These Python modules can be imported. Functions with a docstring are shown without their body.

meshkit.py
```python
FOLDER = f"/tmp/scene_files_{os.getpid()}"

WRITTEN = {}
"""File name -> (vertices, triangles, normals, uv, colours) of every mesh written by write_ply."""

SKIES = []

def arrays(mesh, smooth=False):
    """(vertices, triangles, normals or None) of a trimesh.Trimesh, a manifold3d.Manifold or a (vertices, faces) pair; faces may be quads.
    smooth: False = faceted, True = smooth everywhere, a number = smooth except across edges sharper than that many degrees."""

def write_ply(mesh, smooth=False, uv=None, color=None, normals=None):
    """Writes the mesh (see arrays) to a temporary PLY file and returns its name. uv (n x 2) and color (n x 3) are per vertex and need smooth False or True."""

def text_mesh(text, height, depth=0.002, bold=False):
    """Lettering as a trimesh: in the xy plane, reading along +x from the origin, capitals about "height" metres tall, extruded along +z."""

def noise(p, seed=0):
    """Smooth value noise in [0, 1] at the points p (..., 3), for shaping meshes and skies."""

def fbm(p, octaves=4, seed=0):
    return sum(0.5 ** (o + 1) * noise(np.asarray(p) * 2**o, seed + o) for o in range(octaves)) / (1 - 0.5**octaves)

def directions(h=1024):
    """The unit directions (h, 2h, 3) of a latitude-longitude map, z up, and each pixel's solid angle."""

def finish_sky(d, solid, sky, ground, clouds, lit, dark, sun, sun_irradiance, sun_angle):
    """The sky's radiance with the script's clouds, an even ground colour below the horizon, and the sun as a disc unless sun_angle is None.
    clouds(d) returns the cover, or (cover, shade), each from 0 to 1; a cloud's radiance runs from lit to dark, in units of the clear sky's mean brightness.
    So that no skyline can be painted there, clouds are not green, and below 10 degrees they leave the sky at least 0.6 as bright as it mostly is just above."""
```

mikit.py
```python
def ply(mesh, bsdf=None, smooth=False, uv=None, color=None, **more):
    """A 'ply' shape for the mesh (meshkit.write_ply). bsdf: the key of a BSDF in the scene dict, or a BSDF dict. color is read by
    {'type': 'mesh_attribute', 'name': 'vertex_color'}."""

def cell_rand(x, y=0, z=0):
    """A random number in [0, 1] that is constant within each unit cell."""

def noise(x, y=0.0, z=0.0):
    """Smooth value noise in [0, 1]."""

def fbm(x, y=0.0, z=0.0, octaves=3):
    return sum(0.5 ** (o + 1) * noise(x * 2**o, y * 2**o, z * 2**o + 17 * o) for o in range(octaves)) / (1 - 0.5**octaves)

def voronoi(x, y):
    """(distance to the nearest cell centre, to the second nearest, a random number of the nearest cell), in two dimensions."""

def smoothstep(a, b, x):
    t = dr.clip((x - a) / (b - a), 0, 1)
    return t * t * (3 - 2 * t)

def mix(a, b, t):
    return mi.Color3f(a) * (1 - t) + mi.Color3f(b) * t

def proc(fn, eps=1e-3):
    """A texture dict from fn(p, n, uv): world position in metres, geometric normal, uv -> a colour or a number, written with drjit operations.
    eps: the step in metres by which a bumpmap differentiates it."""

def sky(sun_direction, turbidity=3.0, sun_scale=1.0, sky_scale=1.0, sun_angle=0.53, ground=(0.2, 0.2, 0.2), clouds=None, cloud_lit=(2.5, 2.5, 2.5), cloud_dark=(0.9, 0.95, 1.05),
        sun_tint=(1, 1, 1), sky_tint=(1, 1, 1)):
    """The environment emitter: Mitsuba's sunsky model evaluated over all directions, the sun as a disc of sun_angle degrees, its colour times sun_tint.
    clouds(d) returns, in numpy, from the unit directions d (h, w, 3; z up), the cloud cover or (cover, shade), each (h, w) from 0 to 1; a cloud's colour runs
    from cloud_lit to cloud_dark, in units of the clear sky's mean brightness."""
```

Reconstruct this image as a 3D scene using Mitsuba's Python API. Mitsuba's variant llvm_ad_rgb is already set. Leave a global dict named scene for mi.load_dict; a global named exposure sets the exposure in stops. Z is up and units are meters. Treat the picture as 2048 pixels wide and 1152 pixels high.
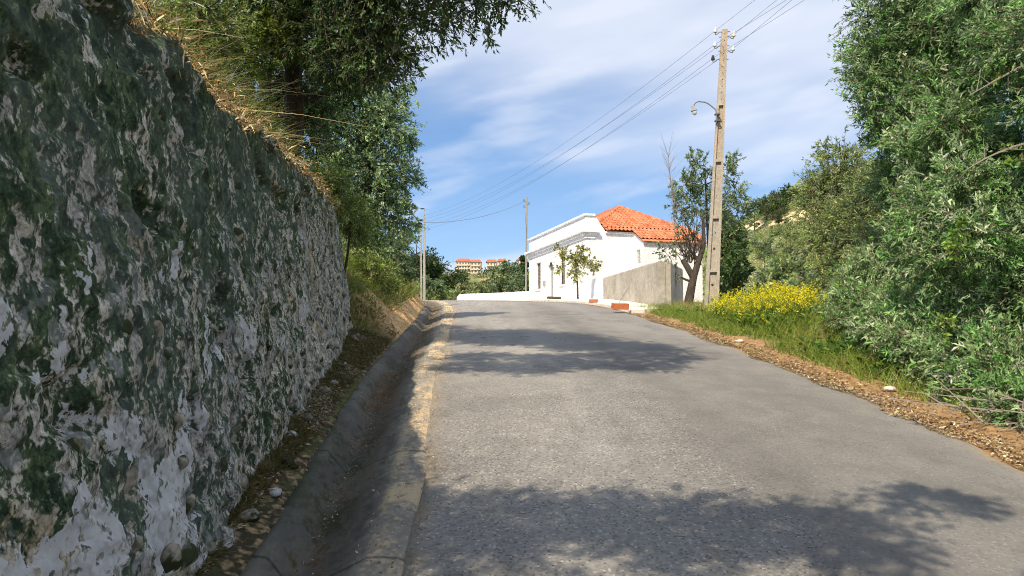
import math
import numpy as np, trimesh, manifold3d as m3
import drjit as dr
import mitsuba as mi
import mikit, meshkit
from mikit import proc, noise, fbm, voronoi, cell_rand, smoothstep, mix
from scipy.interpolate import PchipInterpolator, CubicSpline
from scipy.spatial import cKDTree

T = mi.ScalarTransform4f
scene, labels = {}, {}

# ------------------------------------------------------------------ camera, sky, exposure
FPX, PITCH, CZ = 1607.0, math.radians(4.06), 1.6
scene['camera'] = {'type': 'perspective', 'fov': 2 * math.degrees(math.atan(1024 / FPX)), 'near_clip': 0.05, 'far_clip': 6000.0,
                   'to_world': T().look_at(origin=[0, 0, CZ], target=[0, math.cos(PITCH), CZ + math.sin(PITCH)], up=[0, 0, 1])}
SUN = np.array([-0.45, -0.93, 1.0])


def clouds(d):
    az = np.degrees(np.arctan2(d[..., 0], d[..., 1])); el = np.degrees(np.arcsin(np.clip(d[..., 2], -1, 1)))
    q = np.stack([az * 0.045, (el - 0.12 * az) * 0.17, az * 0], -1)
    n1 = meshkit.fbm(q + [5.3, 2.1, 0], 5, 3)
    q2 = np.stack([az * 0.11, (el - 0.18 * az) * 0.55, az * 0 + 3], -1)
    n2 = meshkit.fbm(q2, 5, 9)
    sm = lambda a, b, x: (lambda t: t * t * (3 - 2 * t))(np.clip((x - a) / (b - a), 0, 1))
    lift = el + 2.2 * (n2 - 0.5) * 4
    veil = sm(12.0, 20.0, el + 2.0 * (n2 - 0.5) + 9 * (n1 - 0.5) + 0.09 * az) * (0.55 + 0.35 * sm(0.3, 0.62, n1 * 0.7 + n2 * 0.3))
    wisp = sm(0.5, 0.78, n2) * sm(-2, 6, el) * 0.4
    low = sm(9.5, 4.5, el) * sm(0.36, 0.62, n1 * 0.4 + n2 * 0.6) * 0.6
    cover = 1 - (1 - 0.9 * veil) * (1 - wisp) * (1 - low)
    return cover * 0.9


scene['sky'] = mikit.sky(SUN, turbidity=3.2, clouds=clouds, cloud_lit=(2.5, 2.6, 2.85), sky_tint=(0.93, 1.02, 1.12))
exposure = 2.0

# ------------------------------------------------------------------ helpers
def P(px, py, y):
    """The point at distance y (metres ahead) that the photograph shows at this pixel."""
    a = math.atan((576 - py) / FPX)
    zy = math.tan(a + PITCH)
    depth = y * math.cos(PITCH) + zy * y * math.sin(PITCH)
    return np.array([(px - 1024) / FPX * depth, y, CZ + zy * y])


def add(key, mesh, bsdf, smooth=False, label=None, cat=None, group=None, kind=None, color=None, **more):
    k, i = key, 0
    while k in scene:
        i += 1
        k = f'{key}_{i:03d}'
    scene[k] = mikit.ply(mesh, bsdf, smooth=smooth, color=color, **more)
    tag(k, label, cat, group, kind)
    return k


def tag(k, label=None, cat=None, group=None, kind=None):
    e = {n: v for n, v in (('label', label), ('category', cat), ('group', group), ('kind', kind)) if v}
    if e:
        labels.setdefault(k, {}).update(e)


def cat(meshes):
    vs, fs, n = [], [], 0
    for v, f in meshes:
        v, f = np.asarray(v, float), np.asarray(f, int)
        if f.shape[1] == 4:
            f = np.vstack([f[:, [0, 1, 2]], f[:, [0, 2, 3]]])
        vs.append(v); fs.append(f + n); n += len(v)
    return np.vstack(vs), np.vstack(fs)


def box(x0, x1, y0, y1, z0, z1):
    m = trimesh.creation.box((x1 - x0, y1 - y0, z1 - z0))
    m.apply_translation(((x0 + x1) / 2, (y0 + y1) / 2, (z0 + z1) / 2))
    return np.array(m.vertices), np.array(m.faces)


def bev(x0, x1, y0, y1, z0, z1, b=0.01):
    pts = []
    for x in (x0, x1):
        for y in (y0, y1):
            for z in (z0, z1):
                sx, sy, sz = (b if x == x0 else -b), (b if y == y0 else -b), (b if z == z0 else -b)
                pts += [(x + sx, y + sy, z), (x + sx, y, z + sz), (x, y + sy, z + sz)]
    h = m3.Manifold.hull_points(np.array(pts))
    m = h.to_mesh()
    return np.array(m.vert_properties[:, :3], float), np.array(m.tri_verts)


def man(vf):
    v, f = vf
    return m3.Manifold(m3.Mesh(np.asarray(v, np.float32), np.asarray(f, np.uint32)))


def vf(manifold):
    m = manifold.to_mesh()
    return np.array(m.vert_properties[:, :3], float), np.array(m.tri_verts, int)


def tube(points, radii, sides=6, cap=True):
    p = np.asarray(points, float)
    r = np.broadcast_to(np.asarray(radii, float), (len(p),))
    t = np.gradient(p, axis=0)
    t /= np.linalg.norm(t, axis=1, keepdims=True) + 1e-12
    ref = np.array([0.13, 0.31, 0.94]) if abs(t[:, 2]).mean() < 0.8 else np.array([0.9, 0.2, 0.1])
    a = np.cross(t, ref); a /= np.linalg.norm(a, axis=1, keepdims=True) + 1e-12
    b = np.cross(t, a)
    ang = np.arange(sides) * 2 * np.pi / sides
    v = p[:, None] + r[:, None, None] * (np.cos(ang)[None, :, None] * a[:, None] + np.sin(ang)[None, :, None] * b[:, None])
    i, j = np.meshgrid(np.arange(len(p) - 1), np.arange(sides), indexing='ij')
    q = np.stack([i * sides + j, i * sides + (j + 1) % sides, (i + 1) * sides + (j + 1) % sides, (i + 1) * sides + j], -1).reshape(-1, 4)
    v = v.reshape(-1, 3)
    f = np.vstack([q[:, [0, 2, 1]], q[:, [0, 3, 2]]])
    if cap:
        n = len(v); v = np.vstack([v, p[:1], p[-1:]])
        j = np.arange(sides)
        f = np.vstack([f, np.stack([j, (j + 1) % sides, np.full(sides, n)], 1), np.stack([(j + 1) % sides + n - sides, j + n - sides, np.full(sides, n + 1)], 1)])
    return v, f


def bez(a, b, c, n=10):
    t = np.linspace(0, 1, n)[:, None]
    return (1 - t) ** 2 * np.asarray(a) + 2 * t * (1 - t) * np.asarray(b) + t * t * np.asarray(c)


def unit(v):
    return v / (np.linalg.norm(v, axis=-1, keepdims=True) + 1e-12)


def twigs(a, b, r0, r1):
    """Many straight three-sided twigs at once."""
    d = unit(b - a); e = unit(np.cross(d, [0.31, 0.42, 0.85])); g = np.cross(d, e)
    ang = np.arange(3) * 2 * np.pi / 3
    ring = np.cos(ang)[None, :, None] * e[:, None] + np.sin(ang)[None, :, None] * g[:, None]
    r0, r1 = np.broadcast_to(r0, (len(a),)), np.broadcast_to(r1, (len(a),))
    v = np.concatenate([a[:, None] + ring * r0[:, None, None], b[:, None] + ring * r1[:, None, None]], 1)
    f = np.array([[0, 1, 4], [0, 4, 3], [1, 2, 5], [1, 5, 4], [2, 0, 3], [2, 3, 5]])
    return v.reshape(-1, 3), (f[None] + np.arange(len(a))[:, None, None] * 6).reshape(-1, 3)


def leaf_mesh(pos, d, L, W, rng, up=0.5):
    """Folded diamond leaves; returns (v, f)."""
    n = len(pos)
    d = unit(d)
    nr = unit(rng.normal(size=(n, 3)) * 0.7 + np.array([0, 0, up]))
    s = unit(np.cross(d, nr)); nn = np.cross(s, d)
    L = np.broadcast_to(L, (n,))[:, None]; W = np.broadcast_to(W, (n,))[:, None]
    mid = pos + d * L * 0.45 + nn * W * 0.22
    tip = pos + d * L - nn * L * 0.12
    v = np.stack([pos, mid + s * W * 0.5, tip, mid - s * W * 0.5], 1).reshape(-1, 3)
    f = np.array([[0, 1, 2], [0, 2, 3]])[None] + np.arange(n)[:, None, None] * 4
    return v, f.reshape(-1, 3)


def pick(cols, n, rng, jit=0.25):
    cols = np.asarray(cols, float)
    c = cols[rng.integers(0, len(cols), n)] * np.exp(rng.normal(0, jit, (n, 1)))
    return np.clip(c, 0.002, 0.9)


def blades(pos, d, L, W, rng, bend=0.5, seg=3, side=None):
    """Grass blades: tapered bent strips."""
    n = len(pos); d = unit(d)
    h = rng.normal(size=(n, 3)); h[:, 2] = -0.35; h = unit(h)
    s = unit(np.cross(d, rng.normal(size=(n, 3))))
    L = np.broadcast_to(L, (n,)); W = np.broadcast_to(W, (n,)); bend = np.broadcast_to(bend, (n,))
    rows = []
    for k in range(seg + 1):
        t = k / seg
        c = pos + d * (L * t)[:, None] + h * (L * bend * t * t)[:, None]
        w = (W * (1 - t) * 0.5 + 0.0006)[:, None]
        rows += [c - s * w, c + s * w]
    v = np.stack(rows, 1).reshape(-1, 3)
    f = []
    for k in range(seg):
        f += [[2 * k, 2 * k + 1, 2 * k + 3], [2 * k, 2 * k + 3, 2 * k + 2]]
    m = 2 * (seg + 1)
    return v, (np.array(f)[None] + np.arange(n)[:, None, None] * m).reshape(-1, 3), m


# ------------------------------------------------------------------ materials
def two(b):
    return {'type': 'twosided', 'bsdf': b}


def principled(col, rough=0.8, spec=0.3, **k):
    return {'type': 'principled', 'base_color': col if isinstance(col, dict) else {'type': 'rgb', 'value': list(col)}, 'roughness': rough, 'specular': spec, **k}


def bump(b, fn, scale=1.0, eps=0.004):
    return {'type': 'bumpmap', 'arbitrary': proc(fn, eps), 'scale': scale, 'bsdf': b}


VC = {'type': 'mesh_attribute', 'name': 'vertex_color'}
scene['m_leaf'] = {'type': 'principledthin', 'base_color': VC, 'roughness': 0.42, 'diff_trans': 0.65, 'spec_trans': 0.0, 'eta': 1.45}
scene['m_grass'] = {'type': 'principledthin', 'base_color': VC, 'roughness': 0.6, 'diff_trans': 0.7, 'spec_trans': 0.0, 'eta': 1.4}
scene['m_vc'] = two(principled(VC, 0.9, 0.2))


def asphalt_c(p, n, uv):
    fine = fbm(p.x * 55, p.y * 55, 0, 3)
    sp = cell_rand(dr.floor(p.x * 85), dr.floor(p.y * 60), 3)
    big = fbm(p.x * 0.7, p.y * 0.25, 3.0, 4)
    track = fbm(p.x * 1.6 + p.y * 0.06, p.y * 0.03, 9.0, 3)
    patch = fbm(p.x * 5, p.y * 4, 1.0, 4)
    v = 0.165 + 0.06 * (big - 0.5) + 0.08 * (track - 0.5) + 0.05 * (patch - 0.5)
    seam = smoothstep(-0.05, 0.12, uv.x + 0.10 * (fbm(p.x * 0.8, p.y * 0.5, 5, 4) - 0.5))
    near = smoothstep(17.0, 6.0, p.y) * (1 - 0.6 * seam)
    v = v * (1.06 - 0.13 * seam)
    v = v * (1 + near * (0.75 * (fine - 0.5)))
    tr = dr.abs(dr.abs(uv.x + 0.02) - 0.45)
    v = v * (1.0 + 0.07 * smoothstep(0.22, 0.05, tr))
    w = fbm(p.x * 0.9 + 3, p.y * 0.9, 2.0, 5)
    crack = smoothstep(0.009, 0.003, dr.abs(w - 0.5)) * smoothstep(0.46, 0.56, fbm(p.x * 0.35, p.y * 0.3, 6.0, 2)) * smoothstep(26.0, 12.0, p.y)
    v = v * (1 - 0.5 * crack)
    stain = smoothstep(0.60, 0.68, fbm(p.x * 1.4, p.y * 0.9, 12.0, 4))
    v = v * (1 - 0.14 * stain)
    v = dr.select(sp > 0.955, v * (1 + 0.6 * near), v)
    v = dr.select(sp < 0.06, v * (1 - 0.45 * near), v)
    u = uv.x
    edge = smoothstep(0.9, 1.0, dr.abs(u)) * fbm(p.x * 3, p.y * 3, 0, 3)
    c = mi.Color3f(v * 0.995, v * 0.995, v * 0.96)
    return mix(c, mi.Color3f(0.24, 0.19, 0.12), dr.clip(edge * 0.9, 0, 1))


def asphalt_h(p, n, uv):
    return fbm(p.x * 60, p.y * 60, 0, 2) * 0.004 + fbm(p.x * 14, p.y * 14, 2, 2) * 0.004


scene['m_asphalt'] = two(bump(principled(proc(asphalt_c), 0.75, 0.35), asphalt_h, 1.0, 0.004))


def gutter_c(p, n, uv):
    big = fbm(p.x * 1.2, p.y * 0.8, p.z, 4); f = fbm(p.x * 14, p.y * 9, p.z * 14, 4)
    c = mix(mi.Color3f(0.12, 0.12, 0.11), mi.Color3f(0.26, 0.25, 0.22), smoothstep(0.3, 0.7, 0.5 * big + 0.5 * f))
    t = uv.x   # 0 lip at the asphalt .. 1 wall side
    g2 = fbm(p.x * 42, p.y * 30, p.z * 42, 4)
    c = c * (0.7 + 0.6 * g2)
    soil = smoothstep(0.25, 0.5, t) * smoothstep(0.76, 0.6, t) * smoothstep(0.40, 0.60, f * 0.35 + big * 0.35 + g2 * 0.3)
    c = mix(c, mi.Color3f(0.15, 0.10, 0.055), dr.clip(soil * 1.2, 0, 1))
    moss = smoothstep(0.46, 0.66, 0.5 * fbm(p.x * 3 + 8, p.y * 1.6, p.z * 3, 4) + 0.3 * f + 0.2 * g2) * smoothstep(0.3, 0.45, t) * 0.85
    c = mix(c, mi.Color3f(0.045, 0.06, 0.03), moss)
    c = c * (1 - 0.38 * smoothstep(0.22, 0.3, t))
    lip = smoothstep(0.24, 0.15, t)
    sand = smoothstep(0.38, 0.62, 0.6 * fbm(p.x * 6, p.y * 2.2, 4, 4) + 0.4 * g2)
    c = mix(c, mix(mi.Color3f(0.24, 0.22, 0.185), mi.Color3f(0.42, 0.34, 0.225), sand), lip * (0.35 + 0.65 * sand))
    t = t
    joint = dr.abs(p.y * 0.5 - dr.round(p.y * 0.5))
    return c * (1 - 0.5 * smoothstep(0.012, 0.003, joint))


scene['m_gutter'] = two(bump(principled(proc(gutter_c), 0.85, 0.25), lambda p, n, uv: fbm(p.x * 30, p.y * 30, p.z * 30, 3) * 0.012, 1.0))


def ground_c(p, n, uv):
    d, y = uv.x, uv.y
    a = fbm(p.x * 0.9, p.y * 0.9, p.z, 4); b = fbm(p.x * 11, p.y * 11, p.z * 11, 4)
    foot = smoothstep(0.0, -0.3, d) * smoothstep(14.0, 12.5, y)
    dirt = mix(mix(mi.Color3f(0.15, 0.10, 0.055), mi.Color3f(0.32, 0.21, 0.11), b), mix(mi.Color3f(0.045, 0.04, 0.025), mi.Color3f(0.30, 0.22, 0.13), smoothstep(0.42, 0.75, fbm(p.x * 28, p.y * 28, p.z * 28, 4))), foot)
    green = mix(mi.Color3f(0.03, 0.045, 0.018), mi.Color3f(0.11, 0.13, 0.045), fbm(p.x * 24, p.y * 24, p.z * 24, 4))
    g = smoothstep(0.42, 0.6, a * 0.6 + b * 0.4)
    edge = smoothstep(1.0, 0.45, d + 0.9 * (a - 0.5)) * smoothstep(-0.4, -0.2, d)
    c = mix(dirt, green, g * 0.75 * (1 - edge))
    orange = mix(mi.Color3f(0.22, 0.13, 0.06), mi.Color3f(0.66, 0.44, 0.22), smoothstep(0.3, 0.7, b * 0.5 + 0.5 * fbm(p.x * 26, p.y * 26, p.z * 26, 3)))
    on = smoothstep(13.0, 14.5, y) * smoothstep(30.0, 22.0, y) * smoothstep(-1.75, -1.25, d + 1.5 * (a - 0.5) + 0.5 * (b - 0.5)) * smoothstep(0.0, -0.4, d)
    return mix(c, orange, on)


scene['m_ground'] = two(bump(principled(proc(ground_c), 0.95, 0.1), lambda p, n, uv: fbm(p.x * 18, p.y * 18, p.z * 18, 3) * 0.02, 1.0))


def earth_c(p, n, uv):
    b = fbm(p.x * 9, p.y * 9, p.z * 9, 4); a = fbm(p.x * 1.7, p.y * 1.7, p.z * 1.7, 3)
    return mix(mi.Color3f(0.25, 0.15, 0.07), mi.Color3f(0.55, 0.37, 0.19), smoothstep(0.25, 0.75, b * 0.6 + a * 0.4))


scene['m_earth'] = two(bump(principled(proc(earth_c), 0.95, 0.1), lambda p, n, uv: fbm(p.x * 14, p.y * 14, p.z * 14, 4) * 0.04, 1.0))


def farland_c(p, n, uv):
    a = fbm(p.x * 0.06, p.y * 0.06, 0, 4); b = fbm(p.x * 0.5, p.y * 0.5, p.z * 0.5, 4)
    g = mix(mi.Color3f(0.07, 0.09, 0.035), mi.Color3f(0.16, 0.17, 0.08), b)
    g = mix(g, mi.Color3f(0.30, 0.23, 0.13), smoothstep(0.56, 0.72, a * 0.5 + b * 0.5) * 0.8)
    cut = smoothstep(0.95, 0.6, dr.abs(p.z - 16.6 - 1.6 * (a - 0.5))) * smoothstep(20.0, 24.0, p.x) * smoothstep(60.0, 75.0, p.y) * smoothstep(120.0, 110.0, p.y) * smoothstep(0.3, 0.45, b)
    return mix(g, mi.Color3f(0.58, 0.46, 0.30), cut)


scene['m_farland'] = two(principled(proc(farland_c), 0.95, 0.1))


def wall_c(p, n, uv):
    x, y, z = p.x, p.y, p.z
    h = z - (0.137 * y - 0.00107 * y * y)          # metres above the road
    n0 = fbm(y * 1.1, z * 1.1, x, 4)
    n1 = fbm(y * 9.0 + 3, z * 6.5, x * 8, 5)
    n2 = fbm(y * 27, z * 20, x * 27, 4)
    n3 = fbm(y * 85, z * 66, x * 85, 3)
    v1, v2, vr = voronoi(y * 26 + 2.5 * (n2 - 0.5) * 3, z * 20 + 5 * (n1 - 0.5))
    moss = mix(mi.Color3f(0.024, 0.042, 0.026), mi.Color3f(0.095, 0.13, 0.062), smoothstep(0.35, 0.7, n2 * 0.6 + n3 * 0.4))
    stone = mix(mi.Color3f(0.12, 0.118, 0.10), mi.Color3f(0.40, 0.38, 0.335), smoothstep(0.34, 0.70, n2 * 0.5 + n3 * 0.5))
    ochre = mix(mi.Color3f(0.20, 0.15, 0.085), mi.Color3f(0.33, 0.28, 0.16), n3)
    stone = mix(stone, ochre, smoothstep(0.55, 0.68, fbm(y * 2.2 + 11, z * 2.0, x, 4)) * 0.7)
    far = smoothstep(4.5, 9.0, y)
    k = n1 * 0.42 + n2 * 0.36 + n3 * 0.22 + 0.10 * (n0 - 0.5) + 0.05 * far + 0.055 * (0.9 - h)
    c = mix(moss, stone, smoothstep(0.48, 0.55, k + 0.09 * (vr - 0.5)))
    c = c * (0.72 + 0.62 * vr) * (0.55 + 0.45 * smoothstep(0.02, 0.16, v2 - v1))
    c = mix(c, mi.Color3f(0.10, 0.115, 0.125), 0.22 * smoothstep(0.45, 0.6, fbm(y * 3.1 + 4, z * 1.2, x * 3, 3)))
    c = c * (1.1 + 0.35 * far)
    # pale lichen crusts with crisp edges, most of them on the lower wall
    field = fbm(y * 3.4 + 37.96, z * 2.9 + 1.3, x * 3, 5) + 0.20 * (n2 - 0.5) + 0.12 * (n3 - 0.5)
    low = smoothstep(1.9, 0.7, h) * smoothstep(7.0, 2.6, y)
    th = 0.70 - 0.168 * low
    lich = smoothstep(th, th + 0.016, field)
    pit = smoothstep(0.585, 0.63, fbm(y * 40, z * 34, x * 40 + 5, 3))
    lcol = mix(mi.Color3f(0.33, 0.34, 0.355), mi.Color3f(0.50, 0.505, 0.51), n2 * 0.6 + n3 * 0.4)
    c = mix(c, lcol, lich * (1 - 0.85 * pit))
    spots = smoothstep(0.60, 0.645, fbm(y * 13 + 2, z * 8.5, x * 10, 4)) * smoothstep(0.35, 0.6, n0 + 0.08)
    c = mix(c, mi.Color3f(0.36, 0.37, 0.38) * (0.5 + 0.6 * n3), spots * 0.6 * smoothstep(2.2, 0.8, h))
    return c


def wall_h(p, n, uv):
    return fbm(p.y * 34, p.z * 28, p.x * 34, 4) * 0.026


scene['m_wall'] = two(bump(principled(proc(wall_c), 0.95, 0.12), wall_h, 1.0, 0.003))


def stone_c(p, n, uv):
    a = fbm(p.x * 4, p.y * 4, p.z * 4, 3); b = fbm(p.x * 30, p.y * 30, p.z * 30, 4)
    c = mix(mi.Color3f(0.09, 0.085, 0.07), mi.Color3f(0.34, 0.31, 0.25), smoothstep(0.3, 0.7, b * 0.6 + a * 0.4))
    return mix(c, mi.Color3f(0.035, 0.045, 0.022), smoothstep(0.48, 0.58, fbm(p.x * 14, p.y * 14, p.z * 11, 4)))


scene['m_stone'] = two(bump(principled(proc(stone_c), 0.95, 0.12), lambda p, n, uv: fbm(p.x * 40, p.y * 40, p.z * 40, 3) * 0.015, 1.0))


def bark_c(p, n, uv):
    b = fbm(p.x * 30, p.y * 30, p.z * 6, 4)
    return mix(mi.Color3f(0.022, 0.018, 0.014), mi.Color3f(0.11, 0.095, 0.08), b)


scene['m_bark'] = two(principled(proc(bark_c), 0.95, 0.1))
scene['m_twig'] = two(principled((0.13, 0.105, 0.08), 0.9, 0.1))
scene['m_twig_grey'] = two(principled((0.24, 0.22, 0.19), 0.9, 0.1))
scene['m_twig_pale'] = two(principled((0.42, 0.38, 0.32), 0.9, 0.1))


def white_c(p, n, uv):
    a = fbm(p.x * 0.8, p.y * 0.8, p.z * 1.5, 4); s = fbm(p.x * 5, p.y * 5, p.z * 0.7, 4)
    return mi.Color3f(0.80, 0.82, 0.85) * (1 - 0.06 * a - 0.05 * smoothstep(0.5, 0.8, s))


scene['m_white'] = two(principled(proc(white_c), 0.8, 0.2))


def conc_c(p, n, uv):
    a = fbm(p.x * 1.3, p.y * 1.3, p.z * 1.3, 4); b = fbm(p.x * 12, p.y * 12, p.z * 12, 4); s = fbm(p.x * 7, p.y * 7, p.z * 0.6, 3)
    c = mix(mi.Color3f(0.25, 0.235, 0.20), mi.Color3f(0.46, 0.44, 0.39), smoothstep(0.25, 0.75, 0.45 * a + 0.35 * b + 0.2 * s))
    return c


scene['m_conc'] = two(bump(principled(proc(conc_c), 0.9, 0.15), lambda p, n, uv: fbm(p.x * 25, p.y * 25, p.z * 25, 3) * 0.01, 1.0))


def pole_c(p, n, uv):
    b = fbm(p.x * 14, p.y * 14, p.z * 5, 4)
    c = mix(mi.Color3f(0.27, 0.25, 0.215), mi.Color3f(0.46, 0.43, 0.37), b)
    rust = smoothstep(6.0, 7.4, p.z) * smoothstep(0.25, 0.75, fbm(p.x * 7, p.y * 7, p.z * 1.2, 3))
    return mix(c, mi.Color3f(0.44, 0.32, 0.20), rust * 0.6)


scene['m_pole'] = two(principled(proc(pole_c), 0.9, 0.15))


def tile_c(p, n, uv):
    r = cell_rand(dr.floor((p.x * 0.967 + p.y * 0.256) / 0.22), dr.floor(p.z / 0.18), 1)
    b = fbm(p.x * 9, p.y * 9, p.z * 9, 3)
    c = mix(mi.Color3f(0.40, 0.115, 0.055), mi.Color3f(0.64, 0.26, 0.14), r * 0.7 + b * 0.3)
    return mix(c, mi.Color3f(0.28, 0.18, 0.12), smoothstep(0.52, 0.75, b) * 0.7)


scene['m_tile'] = two(principled(proc(tile_c), 0.8, 0.2))
scene['m_brick'] = two(principled(proc(lambda p, n, uv: mix(mi.Color3f(0.42, 0.12, 0.05), mi.Color3f(0.58, 0.22, 0.10), fbm(p.x * 20, p.y * 20, p.z * 20, 3))), 0.85, 0.2))
scene['m_dark'] = two(principled((0.045, 0.04, 0.035), 0.5, 0.4))
scene['m_metal'] = two(principled((0.16, 0.165, 0.17), 0.5, 0.5, metallic=0.6))
scene['m_porcelain'] = two(principled((0.72, 0.74, 0.74), 0.2, 0.5))
scene['m_wire'] = two(principled((0.20, 0.20, 0.22), 0.5, 0.4))
scene['m_frame'] = two(principled((0.085, 0.065, 0.045), 0.5, 0.4))
scene['m_glass'] = two(principled((0.02, 0.025, 0.03), 0.08, 0.6))
scene['m_lampglass'] = two(principled((0.62, 0.64, 0.64), 0.2, 0.5))
scene['m_post'] = two(principled((0.33, 0.32, 0.30), 0.9, 0.1))
scene['m_farwindow'] = two(principled((0.17, 0.14, 0.12), 0.6, 0.3))
scene['m_cream'] = two(principled((0.62, 0.57, 0.47), 0.9, 0.1))
scene['m_brownwall'] = two(principled((0.33, 0.23, 0.17), 0.9, 0.1))
scene['m_farroof'] = two(principled((0.40, 0.13, 0.075), 0.9, 0.1))
scene['m_grime'] = two(principled((0.30, 0.31, 0.29), 0.9, 0.1))


def pave_c(p, n, uv):
    b = fbm(p.x * 8, p.y * 8, 0, 4); a = fbm(p.x * 1.5, p.y * 1.5, 0, 3)
    return mix(mi.Color3f(0.50, 0.47, 0.41), mi.Color3f(0.68, 0.66, 0.61), 0.5 * a + 0.5 * b)


scene['m_pave'] = two(principled(proc(pave_c), 0.9, 0.15))

# ------------------------------------------------------------------ the road's line and the land
CP = np.array([(3.0, -40), (1.95, -14), (1.65, 0), (1.47, 5.6), (1.33, 9.5), (0.88, 19.5), (0.3, 28), (-1.0, 37), (-2.7, 44), (-5.4, 49.6), (-9.8, 53.4), (-16, 56), (-26, 57.5), (-60, 58.5)], float)
_s = np.r_[0, np.cumsum(np.linalg.norm(np.diff(CP, axis=0), axis=1))]
_cs = CubicSpline(_s, CP)
SS = np.arange(0, _s[-1], 0.05)
CL = _cs(SS); TAN = unit(_cs(SS, 1)); RGT = np.stack([TAN[:, 1], -TAN[:, 0]], 1)
HW = np.interp(CL[:, 1], [-14, 0, 5.6, 9.5, 19.5, 30], [1.95, 2.0, 2.1, 2.25, 2.32, 2.55])
KD = cKDTree(CL)
YM = CL[:int(95 / 0.05), 1]


def zr(y):
    y = np.asarray(y, float)
    return np.where(y < 0, 0.137 * y, 0.137 * np.minimum(y, 62) - 0.00107 * np.minimum(y, 62) ** 2)


def idx(y):
    """Index on the road's line at distance y ahead (before the bend)."""
    k = np.searchsorted(CL[:int(110 / 0.05), 1], y)
    return np.clip(k, 0, len(CL) - 1)


def road_pt(y, d, dz=0.0, side=1):
    """A point d metres outside the road's edge (side 1 right, -1 left)."""
    y = np.asarray(y, float)
    c, r, w = (np.stack([np.interp(y, YM, a[:len(YM), j]) for j in range(2)], -1) for a in (CL, RGT, np.c_[HW, HW]))
    q = c + r * (side * (w[..., 0] + np.asarray(d)))[..., None]
    return np.concatenate([q, (zr(y) + dz)[..., None]], -1)


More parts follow.
